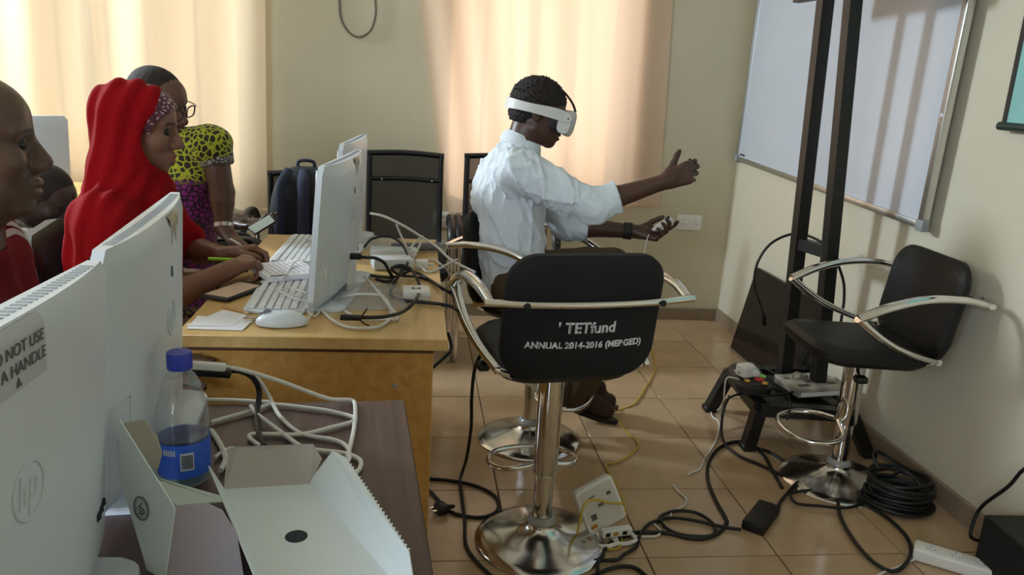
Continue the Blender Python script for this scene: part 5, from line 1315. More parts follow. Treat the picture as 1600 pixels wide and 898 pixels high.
# trousers and shoes
M_trou = mat('olive_brown_trousers', '#4d3c28', .85, bump=.2, bscale=150)
v = Vol((.22, 2.52, .10), (.90, 3.02, .78), .007)
v.cap(hpR, hpL, .115, .115, .03)
for h_, k_, a_ in ((hpR, knR, anR), (hpL, knL, anL)): v.chain([h_, k_, k_+(a_-k_)*.35, a_+(0, 0, .03)], [.092, .070, .066, .055], .02)
v.wrinkle(.004, 50, 8)
vol_obj('trousers', v, M_trou, p5, base5)
M_suede = mat('brown_suede', '#3a2517', .85, bump=.4, bscale=240); M_sole = mat('dark_sole', '#17100b', .6)
def shoe(parent, base, heel, toe, sc, m, sole, rest=0.0):
    heel, toe = np.array(heel, float), np.array(toe, float); d = (toe-heel); L = np.linalg.norm(d); d = d/L; up = np.array((0, 0, 1.))-d*d[2]; up /= np.linalg.norm(up); s_ = np.cross(up, d)
    v = Vol(np.minimum(heel, toe)-.09, np.maximum(heel, toe)+np.array((.09, .09, .16)), .0045)
    v.cap(heel+up*.035, heel+d*L*.45+up*.034, .036, .036, .02); v.cap(heel+d*L*.45+up*.03, toe-d*.03+up*.028, .042, .032, .02); v.cap(heel+d*.03+up*.05, heel+d*.045+up*.095, .036, .038, .02)
    v.cap(heel+d*.06+up*.075, toe-d*.06+up*.03, .03, .03, .02)
    v.cut(heel+d*L*.5+up*.004, -up, .3)
    o = vol_obj('shoe', v, m, parent, base)
    bm = B(); poly = []
    for k in range(24):
        t = 2*PI*k/24; x = L*.5+math.cos(t)*(L*.5+.028); w_ = (.040+.008*math.cos(t)-.012*math.cos(t)**2)*math.sin(t)
        poly.append((x, w_))
    Mx = Matrix(((d[0], s_[0], up[0], heel[0]-base[0]), (d[1], s_[1], up[1], heel[1]-base[1]), (d[2], s_[2], up[2], heel[2]-base[2]), (0, 0, 0, 1)))
    prism(bm, poly, -.012, .006, Mx, .002); obj('sole', bm, sole, o)
    bm = B(); tube(bm, [Mx@Vector((L*.52, -.018, .070)), Mx@Vector((L*.47, .018, .076)), Mx@Vector((L*.42, -.018, .082)), Mx@Vector((L*.38, .018, .088))], .002, 5); obj('laces', bm, sole, o)
shoe(p5, base5, g(868, 622, 2.83), g(955, 655, 2.74), 1, M_suede, M_sole)
shoe(p5, base5, (.70, 2.93, .055), (.84, 3.0, .035), 1, M_suede, M_sole)
# wrist band
bw = elL+(wrL-elL)*.86; dw = (wrL-elL)/np.linalg.norm(wrL-elL)
bm = B(); Mq = Vector(dw).to_track_quat('Z', 'Y').to_matrix().to_4x4(); Mq.translation = Vector(bw-np.array(base5)); lathe(bm, [(.029, -.017), (.032, -.015), (.032, .015), (.029, .017)], 24, M=Mq); obj('wrist_band', bm, mat('black_band', '#171210', .6), p5)

# headset
hs_ = empty('virtual_reality_headset', hc, 0, 'white headset with a side strap worn by the man in the white shirt', 'headset')
hs_.rotation_euler = Matrix(hR.tolist()).to_euler()
M_hs = mat('headset_white', '#cfccc8', .5); M_hsd = mat('headset_dark', '#15110f', .6)
bm = B()
sec = []
for k in range(17):      # visor: rounded slab bent across the face
    y = -.082+.164*k/16; t = y/.082; xf = .147-.030*t*t; xr = .104-.035*abs(t)**2.2; hh = .050-.010*abs(t)**3
    ring = []
    for j in range(20):
        a = 2*PI*j/20; cx = (xf+xr)/2; rx = (xf-xr)/2; q = lambda v_, n_: math.copysign(abs(v_)**n_, v_)
        z_ = q(math.sin(a), .6)*hh-.014
        if z_ < -.02 and abs(t) < .35: z_ = -.02+(z_+.02)*(.62+.38*abs(t)/.35)
        ring.append(bm.verts.new(Vector((cx+q(math.cos(a), .7)*rx, y, z_))*sc))
    sec.append(ring)
for A, Q in zip(sec, sec[1:]):
    for j in range(20): bm.faces.new((A[j], A[(j+1) % 20], Q[(j+1) % 20], Q[j]))
bm.faces.new(sec[0]); bm.faces.new(sec[-1]); vs_ = obj('visor', bm, M_hs, hs_)
bm = B(); box(bm, (.035*sc, -.070*sc, -.050*sc), (.112*sc, .070*sc, .030*sc), .012, 2); obj('face_padding', bm, M_hsd, hs_)
for sy in (-1, 1):
    bm = B(); pth = [(.106, sy*.080, .006), (.060, sy*.088, .010), (.01, sy*.0935, .010), (-.05, sy*.0895, .008), (-.101, sy*.062, .006), (-.128, sy*.017, .004), (-.131, 0, .004)]
    P_ = smooth_path([Vector(q)*sc for q in pth], 6); rows = []
    for i, p in enumerate(P_):
        tt = i/(len(P_)-1); hw = (.0185+.002*math.sin(tt*9))*sc; nrm = Vector((p.x*.6, p.y, 0)).normalized()*.003
        rows.append([bm.verts.new(p+Vector((0, 0, hw))), bm.verts.new(p+Vector((0, 0, hw))+nrm), bm.verts.new(p-Vector((0, 0, hw))+nrm), bm.verts.new(p-Vector((0, 0, hw)))])
    for A, Q in zip(rows, rows[1:]):
        for j in range(4): bm.faces.new((A[j], A[(j+1) % 4], Q[(j+1) % 4], Q[j]))
    bm.faces.new(rows[0]); bm.faces.new(rows[-1]); obj('side_strap', bm, M_hs, hs_)
    bm = B(); lathe(bm, [(0, .004), (.014*sc, .003), (.016*sc, 0), (.016*sc, -.01)], 20, M=Matrix.Translation(Vector((.104, sy*.0835, .004))*sc)@Matrix.Rotation(-sy*PI/2, 4, 'X')); hg = obj('hinge', bm, M_hs, hs_)
    bm = B(); lathe(bm, [(0, .0052), (.003, .005), (.003, .003)], 10, M=Matrix.Translation(Vector((.104, sy*.0835, .004))*sc)@Matrix.Rotation(-sy*PI/2, 4, 'X')); obj('hinge_pin', bm, M_hsd, hg)
    bm = B(); lathe(bm, [(0, .002), (.004, .0015), (.004, 0)], 10, M=Matrix.Translation(Vector((.106, sy*.080, -.038))*sc)@Matrix.Rotation(-sy*PI/2, 4, 'X')); obj('camera_dot', bm, M_hsd, vs_)
for dy in (-.012, .012):
    bm = B(); tube(bm, [tuple(Vector(q)*sc) for q in ((.136, dy, .034), (.118, dy, .060), (.084, dy*.8, .088), (.05, dy*.6, .104), (-.02, dy*.5, .110), (-.08, 0, .090), (-.112, 0, .05), (-.118, 0, .015))], .0032, 6, smooth=5); obj('top_strap', bm, M_hsd, hs_)
# controllers
def controller(label, c, fwd, up_, sc_=1.0, wire=None, small=False):
    fwd = Vector(fwd).normalized(); up_ = Vector(up_); up_ = (up_-fwd*up_.dot(fwd)).normalized(); s_ = up_.cross(fwd)
    e = empty('motion_controller', c, 0, label, 'controller'); e.rotation_euler = Matrix((fwd, s_, up_)).transposed().to_euler()
    if not small:
        bm = B(); bmesh.ops.create_uvsphere(bm, u_segments=24, v_segments=14, radius=1)
        for v_ in bm.verts:
            x, y, z = v_.co; v_.co = Vector((x*.060*sc_, y*.025*sc_*(1+.25*x), z*.021*sc_*(1+.35*x)+.004*x*x))
        obj('shell', bm, M_hs, e)
        bm = B(); lathe(bm, [(.018*sc_, 0), (.018*sc_, .003), (.015*sc_, .0045), (0, .005)], 20); obj('thumb_plate', bm, M_white, e, loc=(.030*sc_, 0, .022*sc_))
        bm = B(); lathe(bm, [(.004, 0), (.004, .008), (.006, .009), (0, .011)], 12); obj('thumb_stick', bm, M_hsd, e, loc=(.034*sc_, 0, .026*sc_))
        if wire:
            bm = B(); tube(bm, [e.matrix_basis.inverted()@Vector(q) for q in wire], .0022, 6, smooth=4); obj('wrist_cord', bm, M_wcable, e)
    else:
        bm = B(); tube(bm, [(-.055*sc_, 0, 0), (.0, 0, 0), (.030*sc_, 0, .002)], [.013, .015, .014], 14, smooth=3); obj('grip', bm, M_hs, e)
        bm = B(); lathe(bm, [(0, 0), (.016*sc_, .002), (.017*sc_, .008), (.014*sc_, .012), (0, .013)], 20, M=Matrix.Translation((.030*sc_, 0, 0))@Matrix.Rotation(PI/2, 4, 'Y')); obj('head_plate', bm, M_alu, e)
        bm = B(); lathe(bm, [(.004, 0), (.004, .007), (.006, .008), (0, .010)], 12, M=Matrix.Translation((.042*sc_, .0, .004))@Matrix.Rotation(PI/2, 4, 'Y')); obj('thumb_stick', bm, M_hsd, e)
    return e
cR = g(1071, 267, 2.572); controller('controller with a dark thumb stick held in the raised fist', cR, (.18, .0, 1), (1, 0, -.2), .80, small=True)
cL = g(1036, 353, 2.825); controller('white pebble shaped controller held in the lower open hand', cL, (.85, .10, .38), (-.35, -.35, .85), .78,
    [at(1014, 366, y=2.80), at(1009, 380, y=2.80), at(1006, 398, y=2.80), at(1003, 412, y=2.80)])
# ---------------------------------------------------------------- woman in the red headscarf
SK2 = skin_mat('warm_brown_skin', '#7f5642'); sc = .93; Y2 = 2.25
hR = rot(.16, .12, .0); nose = g(285, 224, Y2); hc = nose-hR@np.array((.116, 0, -.028))*sc
base2 = (-.82, Y2, 0)
pel = np.array((-.83, Y2+.02, .53)); ches = np.array((-.80, Y2+.01, .83)); nk = np.array((-.765, Y2, .985))
shR, shL = np.array((-.775, Y2-.165, .915)), np.array((-.795, Y2+.175, .92))
elR, wrR = g(322, 438, 2.03), g(358, 421, 2.12)
elR = np.array((-.62, 2.02, .735)); wrR = g(352, 424, 2.13)
elL, wrL = np.array((-.66, 2.43, .775)), g(352, 398, 2.33)
hpR, hpL = pel+(0.02, -.09, 0), pel+(0.02, .09, 0); knR, knL = np.array((-.50, Y2-.12, .50)), np.array((-.50, Y2+.12, .50))
anR, anL = np.array((-.50, Y2-.12, .09)), np.array((-.50, Y2+.12, .09))
v = Vol((-1.10, 1.90, .02), (-.36, 2.60, 1.28), .0052)
v.cap(pel+(0, -.05, 0), ches+(0, -.06, 0), .10, .09, .03); v.cap(pel+(0, .05, 0), ches+(0, .06, 0), .10, .09, .03)
v.cap(shR, shL, .048, .048, .03); v.cap(ches, nk, .08, .055, .03); v.cap(nk, hc+hR@np.array((-.03, 0, -.06)), .050, .047, .02)
v.local(hc, hR, sc, head_fn(.97, .95), .16, .02)
for a, b, c in ((shR, elR, wrR), (shL, elL, wrL)): v.chain([a, b, b+(c-b)*.3, c], [.043, .035, .036, .024], .012)
for h_, k_, a_ in ((hpR, knR, anR), (hpL, knL, anL)): v.chain([h_, k_, a_], [.08, .052, .036], .02)
hand(v, wrR, g(400, 402, 2.20)-wrR, (.35, .45, -.75), 1, .92, ((.7, .8, .35), (.9, 1.0, .5), (1.0, 1.1, .6), (1.1, 1.1, .6)), (.55, .5, .3), 0, (.55, .5))
hand(v, wrL, g(398, 392, 2.36)-wrL, (.3, -.45, -.75), -1, .90, ((.7, .9, .4), (.8, 1.0, .5), (.9, 1.0, .5), (1.0, 1.0, .5)), (.6, .5, .3), 0, (.5, .5))
p2 = vol_obj('person', v, SK2, None, base2, head_tint(hc, hR, sc, (1.25, .75, .75)))
tag(p2, 'seated woman in a long red headscarf, writing with a green pen', 'person')
eyes(p2, base2, hc, hR, sc, SK2, (1, 0, -.5), -.02)
# dress
M_dress = cells('purple_print_cotton', '#1c1420', '#7d2a6e', '#a9a63a', 42, .10)
v = Vol((-1.14, 1.92, .05), (-.38, 2.58, 1.0), .008)
v.cap(pel+(0, -.055, 0), ches+(0, -.065, 0), .125, .105, .04); v.cap(pel+(0, .055, 0), ches+(0, .065, 0), .125, .105, .04); v.cap(shR, shL, .05, .05, .04)
v.chain([shR, elR+(shR-elR)*.12], [.050, .046], .03); v.chain([shL, elL+(shL-elL)*.12], [.050, .046], .03)
for h_, k_, a_ in ((hpR, knR, anR), (hpL, knL, anL)): v.chain([h_, k_, a_+(0, 0, .05)], [.11, .085, .085], .05)
v.wrinkle(.004, 45, 4)
vol_obj('dress', v, M_dress, p2, base2)
# headscarf: close round the face, falling over the shoulders and the back
M_red = bpy.data.materials.new('red_voile'); M_red.use_nodes = True; nt = M_red.node_tree; pbs = nt.nodes['Principled BSDF']
pbs.inputs['Base Color'].default_value = srgba('#9a0c16'); pbs.inputs['Roughness'].default_value = .9; pbs.inputs['Specular IOR Level'].default_value = .15
tl2 = nd(nt, 'ShaderNodeBsdfTranslucent'); tl2.inputs[0].default_value = srgba('#c8201c'); mx = nd(nt, 'ShaderNodeMixShader'); mx.inputs[0].default_value = .18
nt.links.new(pbs.outputs[0], mx.inputs[1]); nt.links.new(tl2.outputs[0], mx.inputs[2]); nt.links.new(mx.outputs[0], nt.nodes['Material Output'].inputs[0])
v = Vol((-1.22, 1.98, .56), (-.52, 2.56, 1.31), .0058)
v.local(hc, hR, sc, lambda x, y, z: smin(E3(x, y, z, (-.016, 0, .032), (.112, .092, .100)), E3(x, y, z, (.0, 0, -.05), (.088, .082, .105)), .03), .2, .02)
b1 = hc+hR@np.array((-.02, 0, -.09))
v.cap(b1, nk+(-.01, 0, -.02), .084, .098, .04)
for yy, xx in ((-.16, .0), (-.08, .045), (0, .065), (.08, .045), (.16, .0)): v.cap(nk+(xx*.5, yy*.5, -.03), ches+(xx+.02, yy, -.10), .072, .075, .05)
# back fall, from the crown down behind the shoulders
bkp = [hc+hR@np.array((-.05, 0, .035)), g(190, 205, Y2), g(181, 260, Y2), g(171, 320, Y2), g(162, 390, Y2), g(156, 450, Y2), g(152, 520, Y2)]
for dy in (-.075, .0, .075):
    P_ = [q+np.array((.012*(abs(dy) > .05), dy*(0.45+.55*min(1, i/3)), 0)) for i, q in enumerate(bkp)]
    v.chain(P_, [.055, .052, .050, .050, .050, .050, .05], .035)
v.cap(ches+(.0, -.10, .0), pel+(.04, -.08, .20), .10, .10, .05); v.cap(ches+(.0, .10, .0), pel+(.04, .08, .20), .10, .10, .05)
v.chain([shR, elR+(shR-elR)*.25], [.082, .070], .04); v.chain([shL, elL+(shL-elL)*.25], [.082, .070], .04)
# folds: fanning from the chin over the chest, and long ones down the back
eA, eB = g(150, 205, Y2), g(106, 450, Y2)
def folds(X, Y, Z):
    cx, cz = b1[0]+.10, b1[2]+.05
    ang = np.arctan2(Z-cz, X-cx); rr_ = np.sqrt((X-cx)**2+(Z-cz)**2)
    f1 = np.sin(ang*17+6*(Y-Y2)+rr_*9)*.0042*np.clip((rr_-.05)/.12, 0, 1)
    q_ = X-(eA[0]+(Z-eA[2])*(eB[0]-eA[0])/(eB[2]-eA[2]))
    f2 = np.sin(q_*130+np.sin((Y-Y2)*25)*1.0)*.0042*np.clip((.17-q_)/.06, 0, 1)
    return f1*1.3*np.clip((q_-.10)/.08, 0, 1)+f2+.0012*np.sin((Y-Y2)*75+Z*12)
v.put(folds, v.lo, v.lo+v.n*v.h, .01, 'disp')
# face opening
v.local(hc, hR, sc, lambda x, y, z: np.maximum(E3(x, y, z, (.105, 0, -.022), (.098, .16, .096)), -(x-.004)), .2, .008, 'sub')
vol_obj('headscarf', v, M_red, p2, base2)
# patterned under-cap showing at the forehead
M_cap = cells('maroon_white_print', '#4a1424', '#c9bcc0', '#7a2034', 75, .16)
v = Vol(hc-.15, hc+.15, .0042)
v.local(hc, hR, sc, lambda x, y, z: np.maximum(np.maximum(E3(x, y, z, (.002, 0, .030), (.104, .084, .094)), -(z+.01)), -(x+.03)), .16, .002)
v.local(hc, hR, sc, lambda x, y, z: E3(x, y, z, (.112, 0, -.020), (.082, .16, .086)), .16, .003, 'sub')
vol_obj('under_cap', v, M_cap, p2, base2)
# pens
def pen(label, a, b, m1, m2):
    a, b = Vector(a), Vector(b); e = empty('pen', a, 0, label, 'pen'); d = b-a
    bm = B(); tube(bm, [(0, 0, 0), tuple(d*.78)], .0045, 10); obj('barrel', bm, m1, e)
    bm = B(); tube(bm, [tuple(d*.78), tuple(d*.96), tuple(d)], [.0042, .003, .0006], 10); obj('tip', bm, m2, e)
    bm = B(); tube(bm, [tuple(d*-.04), (0, 0, 0)], [.003, .0045], 10); obj('end_cap', bm, m1, e)
pen('lime green pen held in the writing hand', at(328, 404, y=2.16), at(402, 407, y=2.22), mat('lime_plastic', '#9fd02a', .35), M_alu)
pen('slim silver pen under the hand of the woman in the yellow print', at(360, 374, y=2.52), at(378, 384, y=2.50), M_alu, M_alu)

# ---------------------------------------------------------------- man at the left edge, maroon shirt
SK1 = skin_mat('dark_brown_skin', '#5b4233', .36); sc = 1.0; Y1 = 1.45
hR = rot(.42, .02, 0); nose = g(80, 254, Y1); hc = nose-hR@np.array((.118, 0, -.032))*sc
base1 = (-.95, Y1, 0)
fw = hR[:, 0]*np.array((1, 1, 0)); lf = np.array((-fw[1], fw[0], 0))
fw = np.array((math.cos(.2), math.sin(.2), 0)); lf = np.array((-fw[1], fw[0], 0))
nk = hc+np.array((-.035, .0, -.16)); ches = nk+np.array((-.045, -.01, -.16)); pel = np.array((-.97, Y1-.04, .52))
shR, shL = nk-lf*.185+np.array((-.02, -.0, -.075)), nk+lf*.185+np.array((-.02, 0, -.075))
elR, elL = shR+np.array((.02, -.02, -.27)), shL+np.array((.05, .03, -.27))
wrR, wrL = elR+fw*.22+np.array((0, 0, .02)), elL+fw*.24+np.array((0, 0, .02))
v = Vol((-1.22, 1.00, .36), (-.42, 1.86, 1.31), .0045)
v.cap(pel-lf*.055, ches-lf*.075, .11, .105, .03); v.cap(pel+lf*.055, ches+lf*.075, .11, .105, .03); v.cap(shR, shL, .058, .058, .03)
v.cap(ches, nk, .09, .068, .03); v.cap(nk, hc+hR@np.array((-.03, 0, -.05)), .066, .062, .025)
v.local(hc, hR, sc, head_fn(1.08, 1.03), .16, .02)
v.cap(hc+hR@np.array((.02, -.03, -.085)), hc+hR@np.array((.02, .03, -.085)), .045, .045, .03)
for a, b, c in ((shR, elR, wrR), (shL, elL, wrL)):
    v.chain([a, b, b+(c-b)*.3, c], [.052, .042, .041, .028], .012); hand(v, c, c-b, (0, 0, -1), 1 if a is shR else -1, 1, ((.3, .4, .3),)*4, (.7, .3, .1))
knR, knL = pel+fw*.40-lf*.10+np.array((0, 0, -.01)), pel+fw*.40+lf*.10+np.array((0, 0, -.01))
v.chain([pel-lf*.09, knR], [.09, .06]); v.chain([pel+lf*.09, knL], [.09, .06])
p1_ = vol_obj('person', v, SK1, None, base1, head_tint(hc, hR, sc, (1.05, .8, .8), (.55, .55, .55)))
tag(p1_, 'man with a shaved head and maroon striped shirt at the left edge', 'person')
eyes(p1_, base1, hc, hR, sc, SK1, (1, .1, 0), .12)
M_maroon = mat('maroon_jersey', '#78101c', .8, bump=.2, bscale=140, spec=.2)
v = Vol((-1.26, 1.00, .40), (-.58, 1.86, 1.10), .006)
v.cap(pel-lf*.055, ches-lf*.08, .125, .122, .04); v.cap(pel+lf*.055, ches+lf*.08, .125, .122, .04); v.cap(shR, shL, .074, .074, .04); v.cap(ches, nk+(0, 0, -.03), .10, .078, .04)
v.chain([shR, elR], [.078, .066], .03); v.chain([shL, elL], [.078, .066], .03)
v.wrinkle(.004, 48, 11)
v.cut(elR+(0, 0, .05), elR-shR, .12); v.cut(elL+(0, 0, .05), elL-shL, .12)
v.local(nk+(.01, 0, .03), rot(0, .3), 1, lambda x, y, z: np.sqrt(x*x+y*y)-.072-.2*np.maximum(z, 0), .1, .01, 'sub')
jr = vol_obj('jersey', v, M_maroon, p1_, base1)
M_trou1 = mat('dark_trousers', '#1d1b1d', .8)
v = Vol((-1.14, 1.1, .02), (-.36, 1.86, .70), .009); v.cap(pel-lf*.06, pel+lf*.06, .125, .125, .03)
for k_, sgn in ((knR, -1), (knL, 1)): v.chain([pel+lf*.09*sgn, k_, k_+np.array((.0, 0, -.42))], [.105, .078, .06], .03)
vol_obj('trousers', v, M_trou1, p1_, base1)
# three pale stripes running over each shoulder
from mathutils.bvhtree import BVHTree
bv = BVHTree.FromPolygons([v_.co.copy() for v_ in jr.data.vertices], [tuple(p.vertices) for p in jr.data.polygons])
M_stripe = mat('pale_stripe', '#b7a2a0', .7)
for s_, sgn in ((shR, -1), (shL, 1)):
    for k in range(3):
        off = fw*(.085-.026*k)+np.array((0, 0, .012*k)); pts = []
        A_ = nk+lf*sgn*.085+off+np.array((-.015, 0, .02)); Bq = s_+lf*sgn*.072+off+np.array((0, 0, -.075))
        for i in range(15):
            t = i/14; q = A_+(Bq-A_)*t; q = q+np.array((0, 0, .035*math.sin(PI*t)))+lf*sgn*.02*math.sin(PI*t)
            loc_, nr_, _, _ = bv.find_nearest(Vector(q-np.array(base1)))
            pts.append((loc_+nr_*.0015, nr_))
        bm = B(); rows = []
        for i, (p, nn) in enumerate(pts):
            t_ = (pts[min(i+1, 14)][0]-pts[max(i-1, 0)][0]).normalized(); sd_ = t_.cross(nn).normalized()*.0065
            rows.append([bm.verts.new(p-sd_), bm.verts.new(p+nn*.001), bm.verts.new(p+sd_)])
        for a, b in zip(rows, rows[1:]):
            for j in (0, 1): bm.faces.new((a[j], a[j+1], b[j+1], b[j]))
        obj('shoulder_stripe', bm, M_stripe, jr)

# ---------------------------------------------------------------- woman in the yellow print, glasses
SK3 = skin_mat('brown_skin', '#5e4034'); sc = .93; Y3 = 2.80
hR = rot(-.40, .28, .22); hc = g(249, 161, Y3)
base3 = (-.90, Y3+.05, 0)
nk = np.array((hc[0]+.0, Y3+.07, 1.055)); ches = np.array((-.81, Y3+.07, .94)); pel = np.array((-.90, Y3+.13, .66))
shL = g(333, 226, Y3-.02); shR = np.array((-1.00, Y3+.10, 1.03))
elL = g(347, 300, Y3-.05); wrL = g(349, 357, Y3-.10)
elR = np.array((-1.07, Y3+.0, .80)); wrR = np.array((-.93, Y3-.08, .68))
v = Vol((-1.20, 2.52, .02), (-.50, 3.10, 1.32), .0052)
v.cap(pel+(-.05, 0, 0), ches+(-.075, 0, 0), .105, .095, .03); v.cap(pel+(.05, 0, 0), ches+(.055, -.02, 0), .105, .095, .03); v.cap(shR, shL, .05, .05, .03)
v.cap(ches, nk, .08, .055, .03); v.cap(nk, hc+hR@np.array((-.03, 0, -.06)), .052, .048, .02); v.local(hc, hR, sc, head_fn(1.0), .16, .02)
v.chain([shL, elL, elL+(wrL-elL)*.3, wrL], [.046, .039, .036, .026], .012); v.chain([shR, elR, wrR], [.05, .042, .027], .012)
hand(v, wrL, g(378, 388, Y3-.16)-wrL, (-.6, .1, -.75), 1, .98, ((.25, .3, .2), (.3, .35, .2), (.35, .35, .2), (.35, .4, .2)), (.6, .2, .1), .05)
hand(v, wrR, (.5, -.1, -.3), (0, 0, -1), 1, .95, ((.4, .5, .3),)*4)
for sy in (-.09, .09): v.chain([pel+(sy, 0, 0), pel+(sy, 0, -.3), (pel[0]+sy, pel[1], .08)], [.10, .065, .04], .02)
p3_ = vol_obj('person', v, SK3, None, base3, head_tint(hc, hR, sc))
tag(p3_, 'woman with glasses in a yellow and purple print dress, leaning in behind the red headscarf', 'person')
eyes(p3_, base3, hc, hR, sc, SK3, (1, 0, -.2), .18)
v = Vol(hc-.16, hc+.16, .0045)
v.local(hc, hR, sc, lambda x, y, z: np.maximum(np.maximum(E3(x, y, z, (-.018, 0, .032), (.105, .083, .092)), -(E3(x, y, z, (.085, 0, -.02), (.085, .12, .095)))), -(z+.04))+.0012*np.sin(x*300)*np.sin(y*280)*np.sin(z*290), .17, .002)
vol_obj('hair', v, M_hair, p3_, base3)
M_yel = cells('yellow_purple_print', '#aeb320', '#17140c', '#2c270f', 52, .085, c_alt='#8a2780', z_split=.935, dark2='#200a20')
v = Vol((-1.26, 2.60, .30), (-.54, 3.14, 1.16), .007)
v.cap(pel+(-.05, 0, -.05), ches+(-.08, 0, 0), .125, .112, .04); v.cap(pel+(.05, 0, -.05), ches+(.055, -.02, 0), .125, .108, .04); v.cap(shR, shL+(-.02, 0, 0), .062, .062, .04); v.cap(ches, nk+(0, 0, -.03), .09, .065, .04)
v.chain([shR, elR+(shR-elR)*.4], [.068, .06], .03); v.chain([shL, shL+(elL-shL)*.18], [.062, .058], .03)
v.cap(pel+(0, 0, -.05), pel+(0, 0, -.35), .16, .19, .05)
v.wrinkle(.004, 42, 21)
v.local(nk+(.02, -.01, .03), rot(0, .3), 1, lambda x, y, z: np.sqrt(x*x+y*y)-.062-.25*np.maximum(z, 0), .1, .01, 'sub')
vol_obj('dress', v, M_yel, p3_, base3)
M_slv = cells('grey_white_print', '#2c2a2c', '#a9a7a3', '#8d8b8a', 75, .09)
v = Vol(shL-.14, shL+.14, .0055); v.chain([shL+(elL-shL)*.16, shL+(elL-shL)*.46], [.056, .056], .02); v.wrinkle(.003, 60, 2); v.cut(shL+(elL-shL)*.44, elL-shL, .14)
vol_obj('sleeve', v, M_slv, p3_, base3)
bw = wrL+(elL-wrL)*.08; dw = (wrL-elL)/np.linalg.norm(wrL-elL)
bm = B(); Mq = Vector(dw).to_track_quat('Z', 'Y').to_matrix().to_4x4(); Mq.translation = Vector(bw-np.array(base3)); lathe(bm, [(.0295, -.008), (.032, -.006), (.032, .006), (.0295, .008)], 24, M=Mq); wt = obj('wrist_watch', bm, M_alu, p3_)
bm = B(); lathe(bm, [(0, .008), (.012, .007), (.013, 0)], 16, M=Mq@Matrix.Translation((0, -.030, 0))@Matrix.Rotation(PI/2, 4, 'X')); obj('watch_face', bm, M_alu, wt)
# glasses
gl_ = empty('eyeglasses', hc, 0, 'brown framed glasses on the woman in the yellow print', 'glasses'); gl_.rotation_euler = Matrix(hR.tolist()).to_euler()
M_gf = mat('brown_frame', '#3c2320', .4)
for sy in (-1, 1):
    ring = [Vector((.110-.010*abs(math.cos(t)*.024+.036)/.06, sy*(.036+.025*math.copysign(abs(math.cos(t))**.7, math.cos(t))), -.002+.020*math.copysign(abs(math.sin(t))**.7, math.sin(t))))*sc for t in [2*PI*k/24 for k in range(24)]]
    bm = B(); tube(bm, ring, .0024, 6, closed=True); rm = obj('rim', bm, M_gf, gl_)
    bm = B(); bm.faces.new([bm.verts.new(q) for q in ring]); obj('lens', bm, M_glass, rm, smooth=False)
    bm = B(); tube(bm, [Vector(q)*sc for q in ((.100, sy*.062, .006), (.085, sy*.082, .006), (.02, sy*.086, .004), (-.025, sy*.083, -.004))], .0018, 6, smooth=3); obj('temple', bm, M_gf, gl_)
bm = B(); tube(bm, [Vector(q)*sc for q in ((.109, -.012, .002), (.113, 0, .006), (.109, .012, .002))], .002, 6, smooth=3); obj('bridge', bm, M_gf, gl_)

# ---------------------------------------------------------------- person at the back left in a striped robe
SK4 = skin_mat('very_dark_skin', '#3b2a23'); sc = .95; Y4 = 3.22
hR = rot(.1, .75, 0); hc = g(72, 306, Y4)
base4 = (-1.52, Y4, 0)
nk = hc+np.array((-.10, 0, -.11)); ches = nk+np.array((-.10, 0, -.12)); pel = np.array((-1.55, Y4, .52))
shR, shL = nk+np.array((-.03, -.17, -.05)), nk+np.array((-.03, .17, -.05))
wrL = g(368, 343, Y4+.15); elL = (shL+wrL)/2+np.array((-.05, .03, -.10)); wrR = g(366, 349, Y4+.08); elR = (shR+wrR)/2+np.array((-.05, -.02, -.10))
v = Vol((-1.75, 2.68, .36), (-.52, 3.42, 1.02), .0060)
v.cap(pel+(0, -.05, 0), ches+(0, -.07, 0), .10, .10, .03); v.cap(pel+(0, .05, 0), ches+(0, .07, 0), .10, .10, .03); v.cap(shR, shL, .055, .055, .03); v.cap(ches, nk, .08, .06, .03)
v.cap(nk, hc+hR@np.array((-.04, 0, -.06)), .058, .055, .02); v.local(hc, hR, sc, head_fn(), .16, .02)
for a, b, c, sgn in ((shR, elR, wrR, 1), (shL, elL, wrL, -1)):
    v.chain([a, b, c], [.048, .038, .026], .012); hand(v, c, (.9, 0, -.05), (0, -sgn*.2, .9), sgn, .95, ((.25, .4, .3),)*4, (.9, .3, .2), .05)
for sgn in (-1, 1): v.chain([pel+(0, sgn*.09, 0), pel+(.40, sgn*.11, 0)], [.09, .06], .02)
p4_ = vol_obj('person', v, SK4, None, base4, head_tint(hc, hR, sc))
tag(p4_, 'person in a striped robe bowed over a phone, behind the man in maroon', 'person')
v = Vol(hc-.15, hc+.15, .006); v.local(hc, hR, sc, lambda x, y, z: np.maximum(E3(x, y, z, (-.018, 0, .032), (.102, .080, .092)), -(E3(x, y, z, (.08, 0, -.04), (.085, .12, .085)))), .16, .002); vol_obj('hair', v, M_hair, p4_, base4)
M_str = mat('striped_robe_cloth', '#8d8780', .85); nt = M_str.node_tree; tc = nd(nt, 'ShaderNodeTexCoord'); wv = nd(nt, 'ShaderNodeTexWave'); wv.inputs['Scale'].default_value = 16; wv.inputs['Distortion'].default_value = 1.2; wv.bands_direction = 'DIAGONAL'
nt.links.new(tc.outputs['Object'], wv.inputs['Vector']); r_ = ramp(nt, [(.0, srgb('#3a3634')), (.10, srgb('#3a3634')), (.2, srgb('#6f6860')), (1, srgb('#7d766d'))]); nt.links.new(wv.outputs[0], r_.inputs[0]); nt.links.new(r_.outputs[0], nt.nodes['Principled BSDF'].inputs['Base Color'])
v = Vol((-1.80, 2.66, .36), (-.80, 3.44, .92), .008)
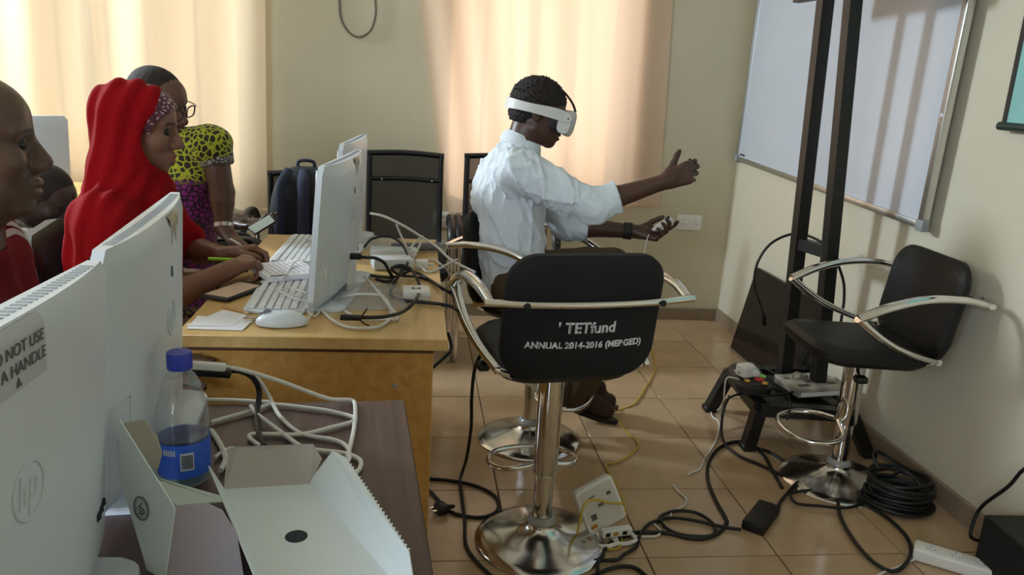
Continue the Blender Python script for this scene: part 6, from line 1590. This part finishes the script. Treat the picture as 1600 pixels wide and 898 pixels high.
v.cap(pel+(0, -.05, 0), ches+(0, -.07, 0), .13, .12, .04); v.cap(pel+(0, .05, 0), ches+(0, .07, 0), .13, .12, .04); v.cap(shR, shL, .075, .075, .04); v.cap(ches, nk+(-.01, 0, -.02), .10, .075, .04)
v.chain([shR, elR, elR+(wrR-elR)*.3], [.08, .075, .07], .03); v.chain([shL, elL, elL+(wrL-elL)*.3], [.08, .075, .07], .03)
for sgn in (-1, 1): v.chain([pel+(0, sgn*.09, 0), pel+(.42, sgn*.11, 0), pel+(.44, sgn*.11, -.1)], [.11, .085, .08], .03)
v.wrinkle(.005, 40, 31); vol_obj('robe', v, M_str, p4_, base4)
# phone and dark bag by those hands
p = at(410, 351, y=3.16); e = empty('mobile_phone', p, .3, 'phone with a pale screen held at the far hands', 'phone'); e.rotation_euler = (.5, -.5, .5)
bm = B(); box(bm, (-.05, -.026, -.004), (.05, .026, .004), .003, 2); obj('case', bm, M_black, e)
bm = B(); box(bm, (-.045, -.022, .0038), (.045, .022, .0046)); obj('screen', bm, mat('pale_screen', '#9fa79d', .15), e, smooth=False)
hb = empty('black_handbag', (-.68, 3.06, .40), .2, 'black handbag standing on a low seat beside the oak desk', 'bag')
bm = B(); bmesh.ops.create_uvsphere(bm, u_segments=28, v_segments=16, radius=1)
for v_ in bm.verts:
    x, y, z = v_.co; f = lambda q, n: math.copysign(abs(q)**n, q); v_.co = Vector((f(x, .5)*.15*(1-.12*z), f(y, .6)*.085*(1-.2*z), .145+f(z, .55)*.145))
obj('bag', bm, M_leather, hb)
for sy in (-.03, .03):
    bm = B(); tube(bm, [(-.07, sy, .26), (-.06, sy*1.6, .285), (0, sy*2.2, .29), (.06, sy*1.6, .285), (.07, sy, .26)], .006, 8, smooth=4); obj('handle', bm, M_leather, hb)
sl_ = empty('low_stool', (-.68, 3.06, 0), .2, 'low wooden stool carrying the black handbag', 'stool')
bm = B(); box(bm, (-.17, -.13, .37), (.17, .13, .40), .006, 2); obj('seat', bm, M_oak, sl_)
for sx in (-1, 1):
    for sy in (-1, 1):
        bm = B(); box(bm, (sx*.15-.015, sy*.11-.015, .002), (sx*.15+.015, sy*.11+.015, .37), .003, 1); obj('leg', bm, M_oak, sl_)
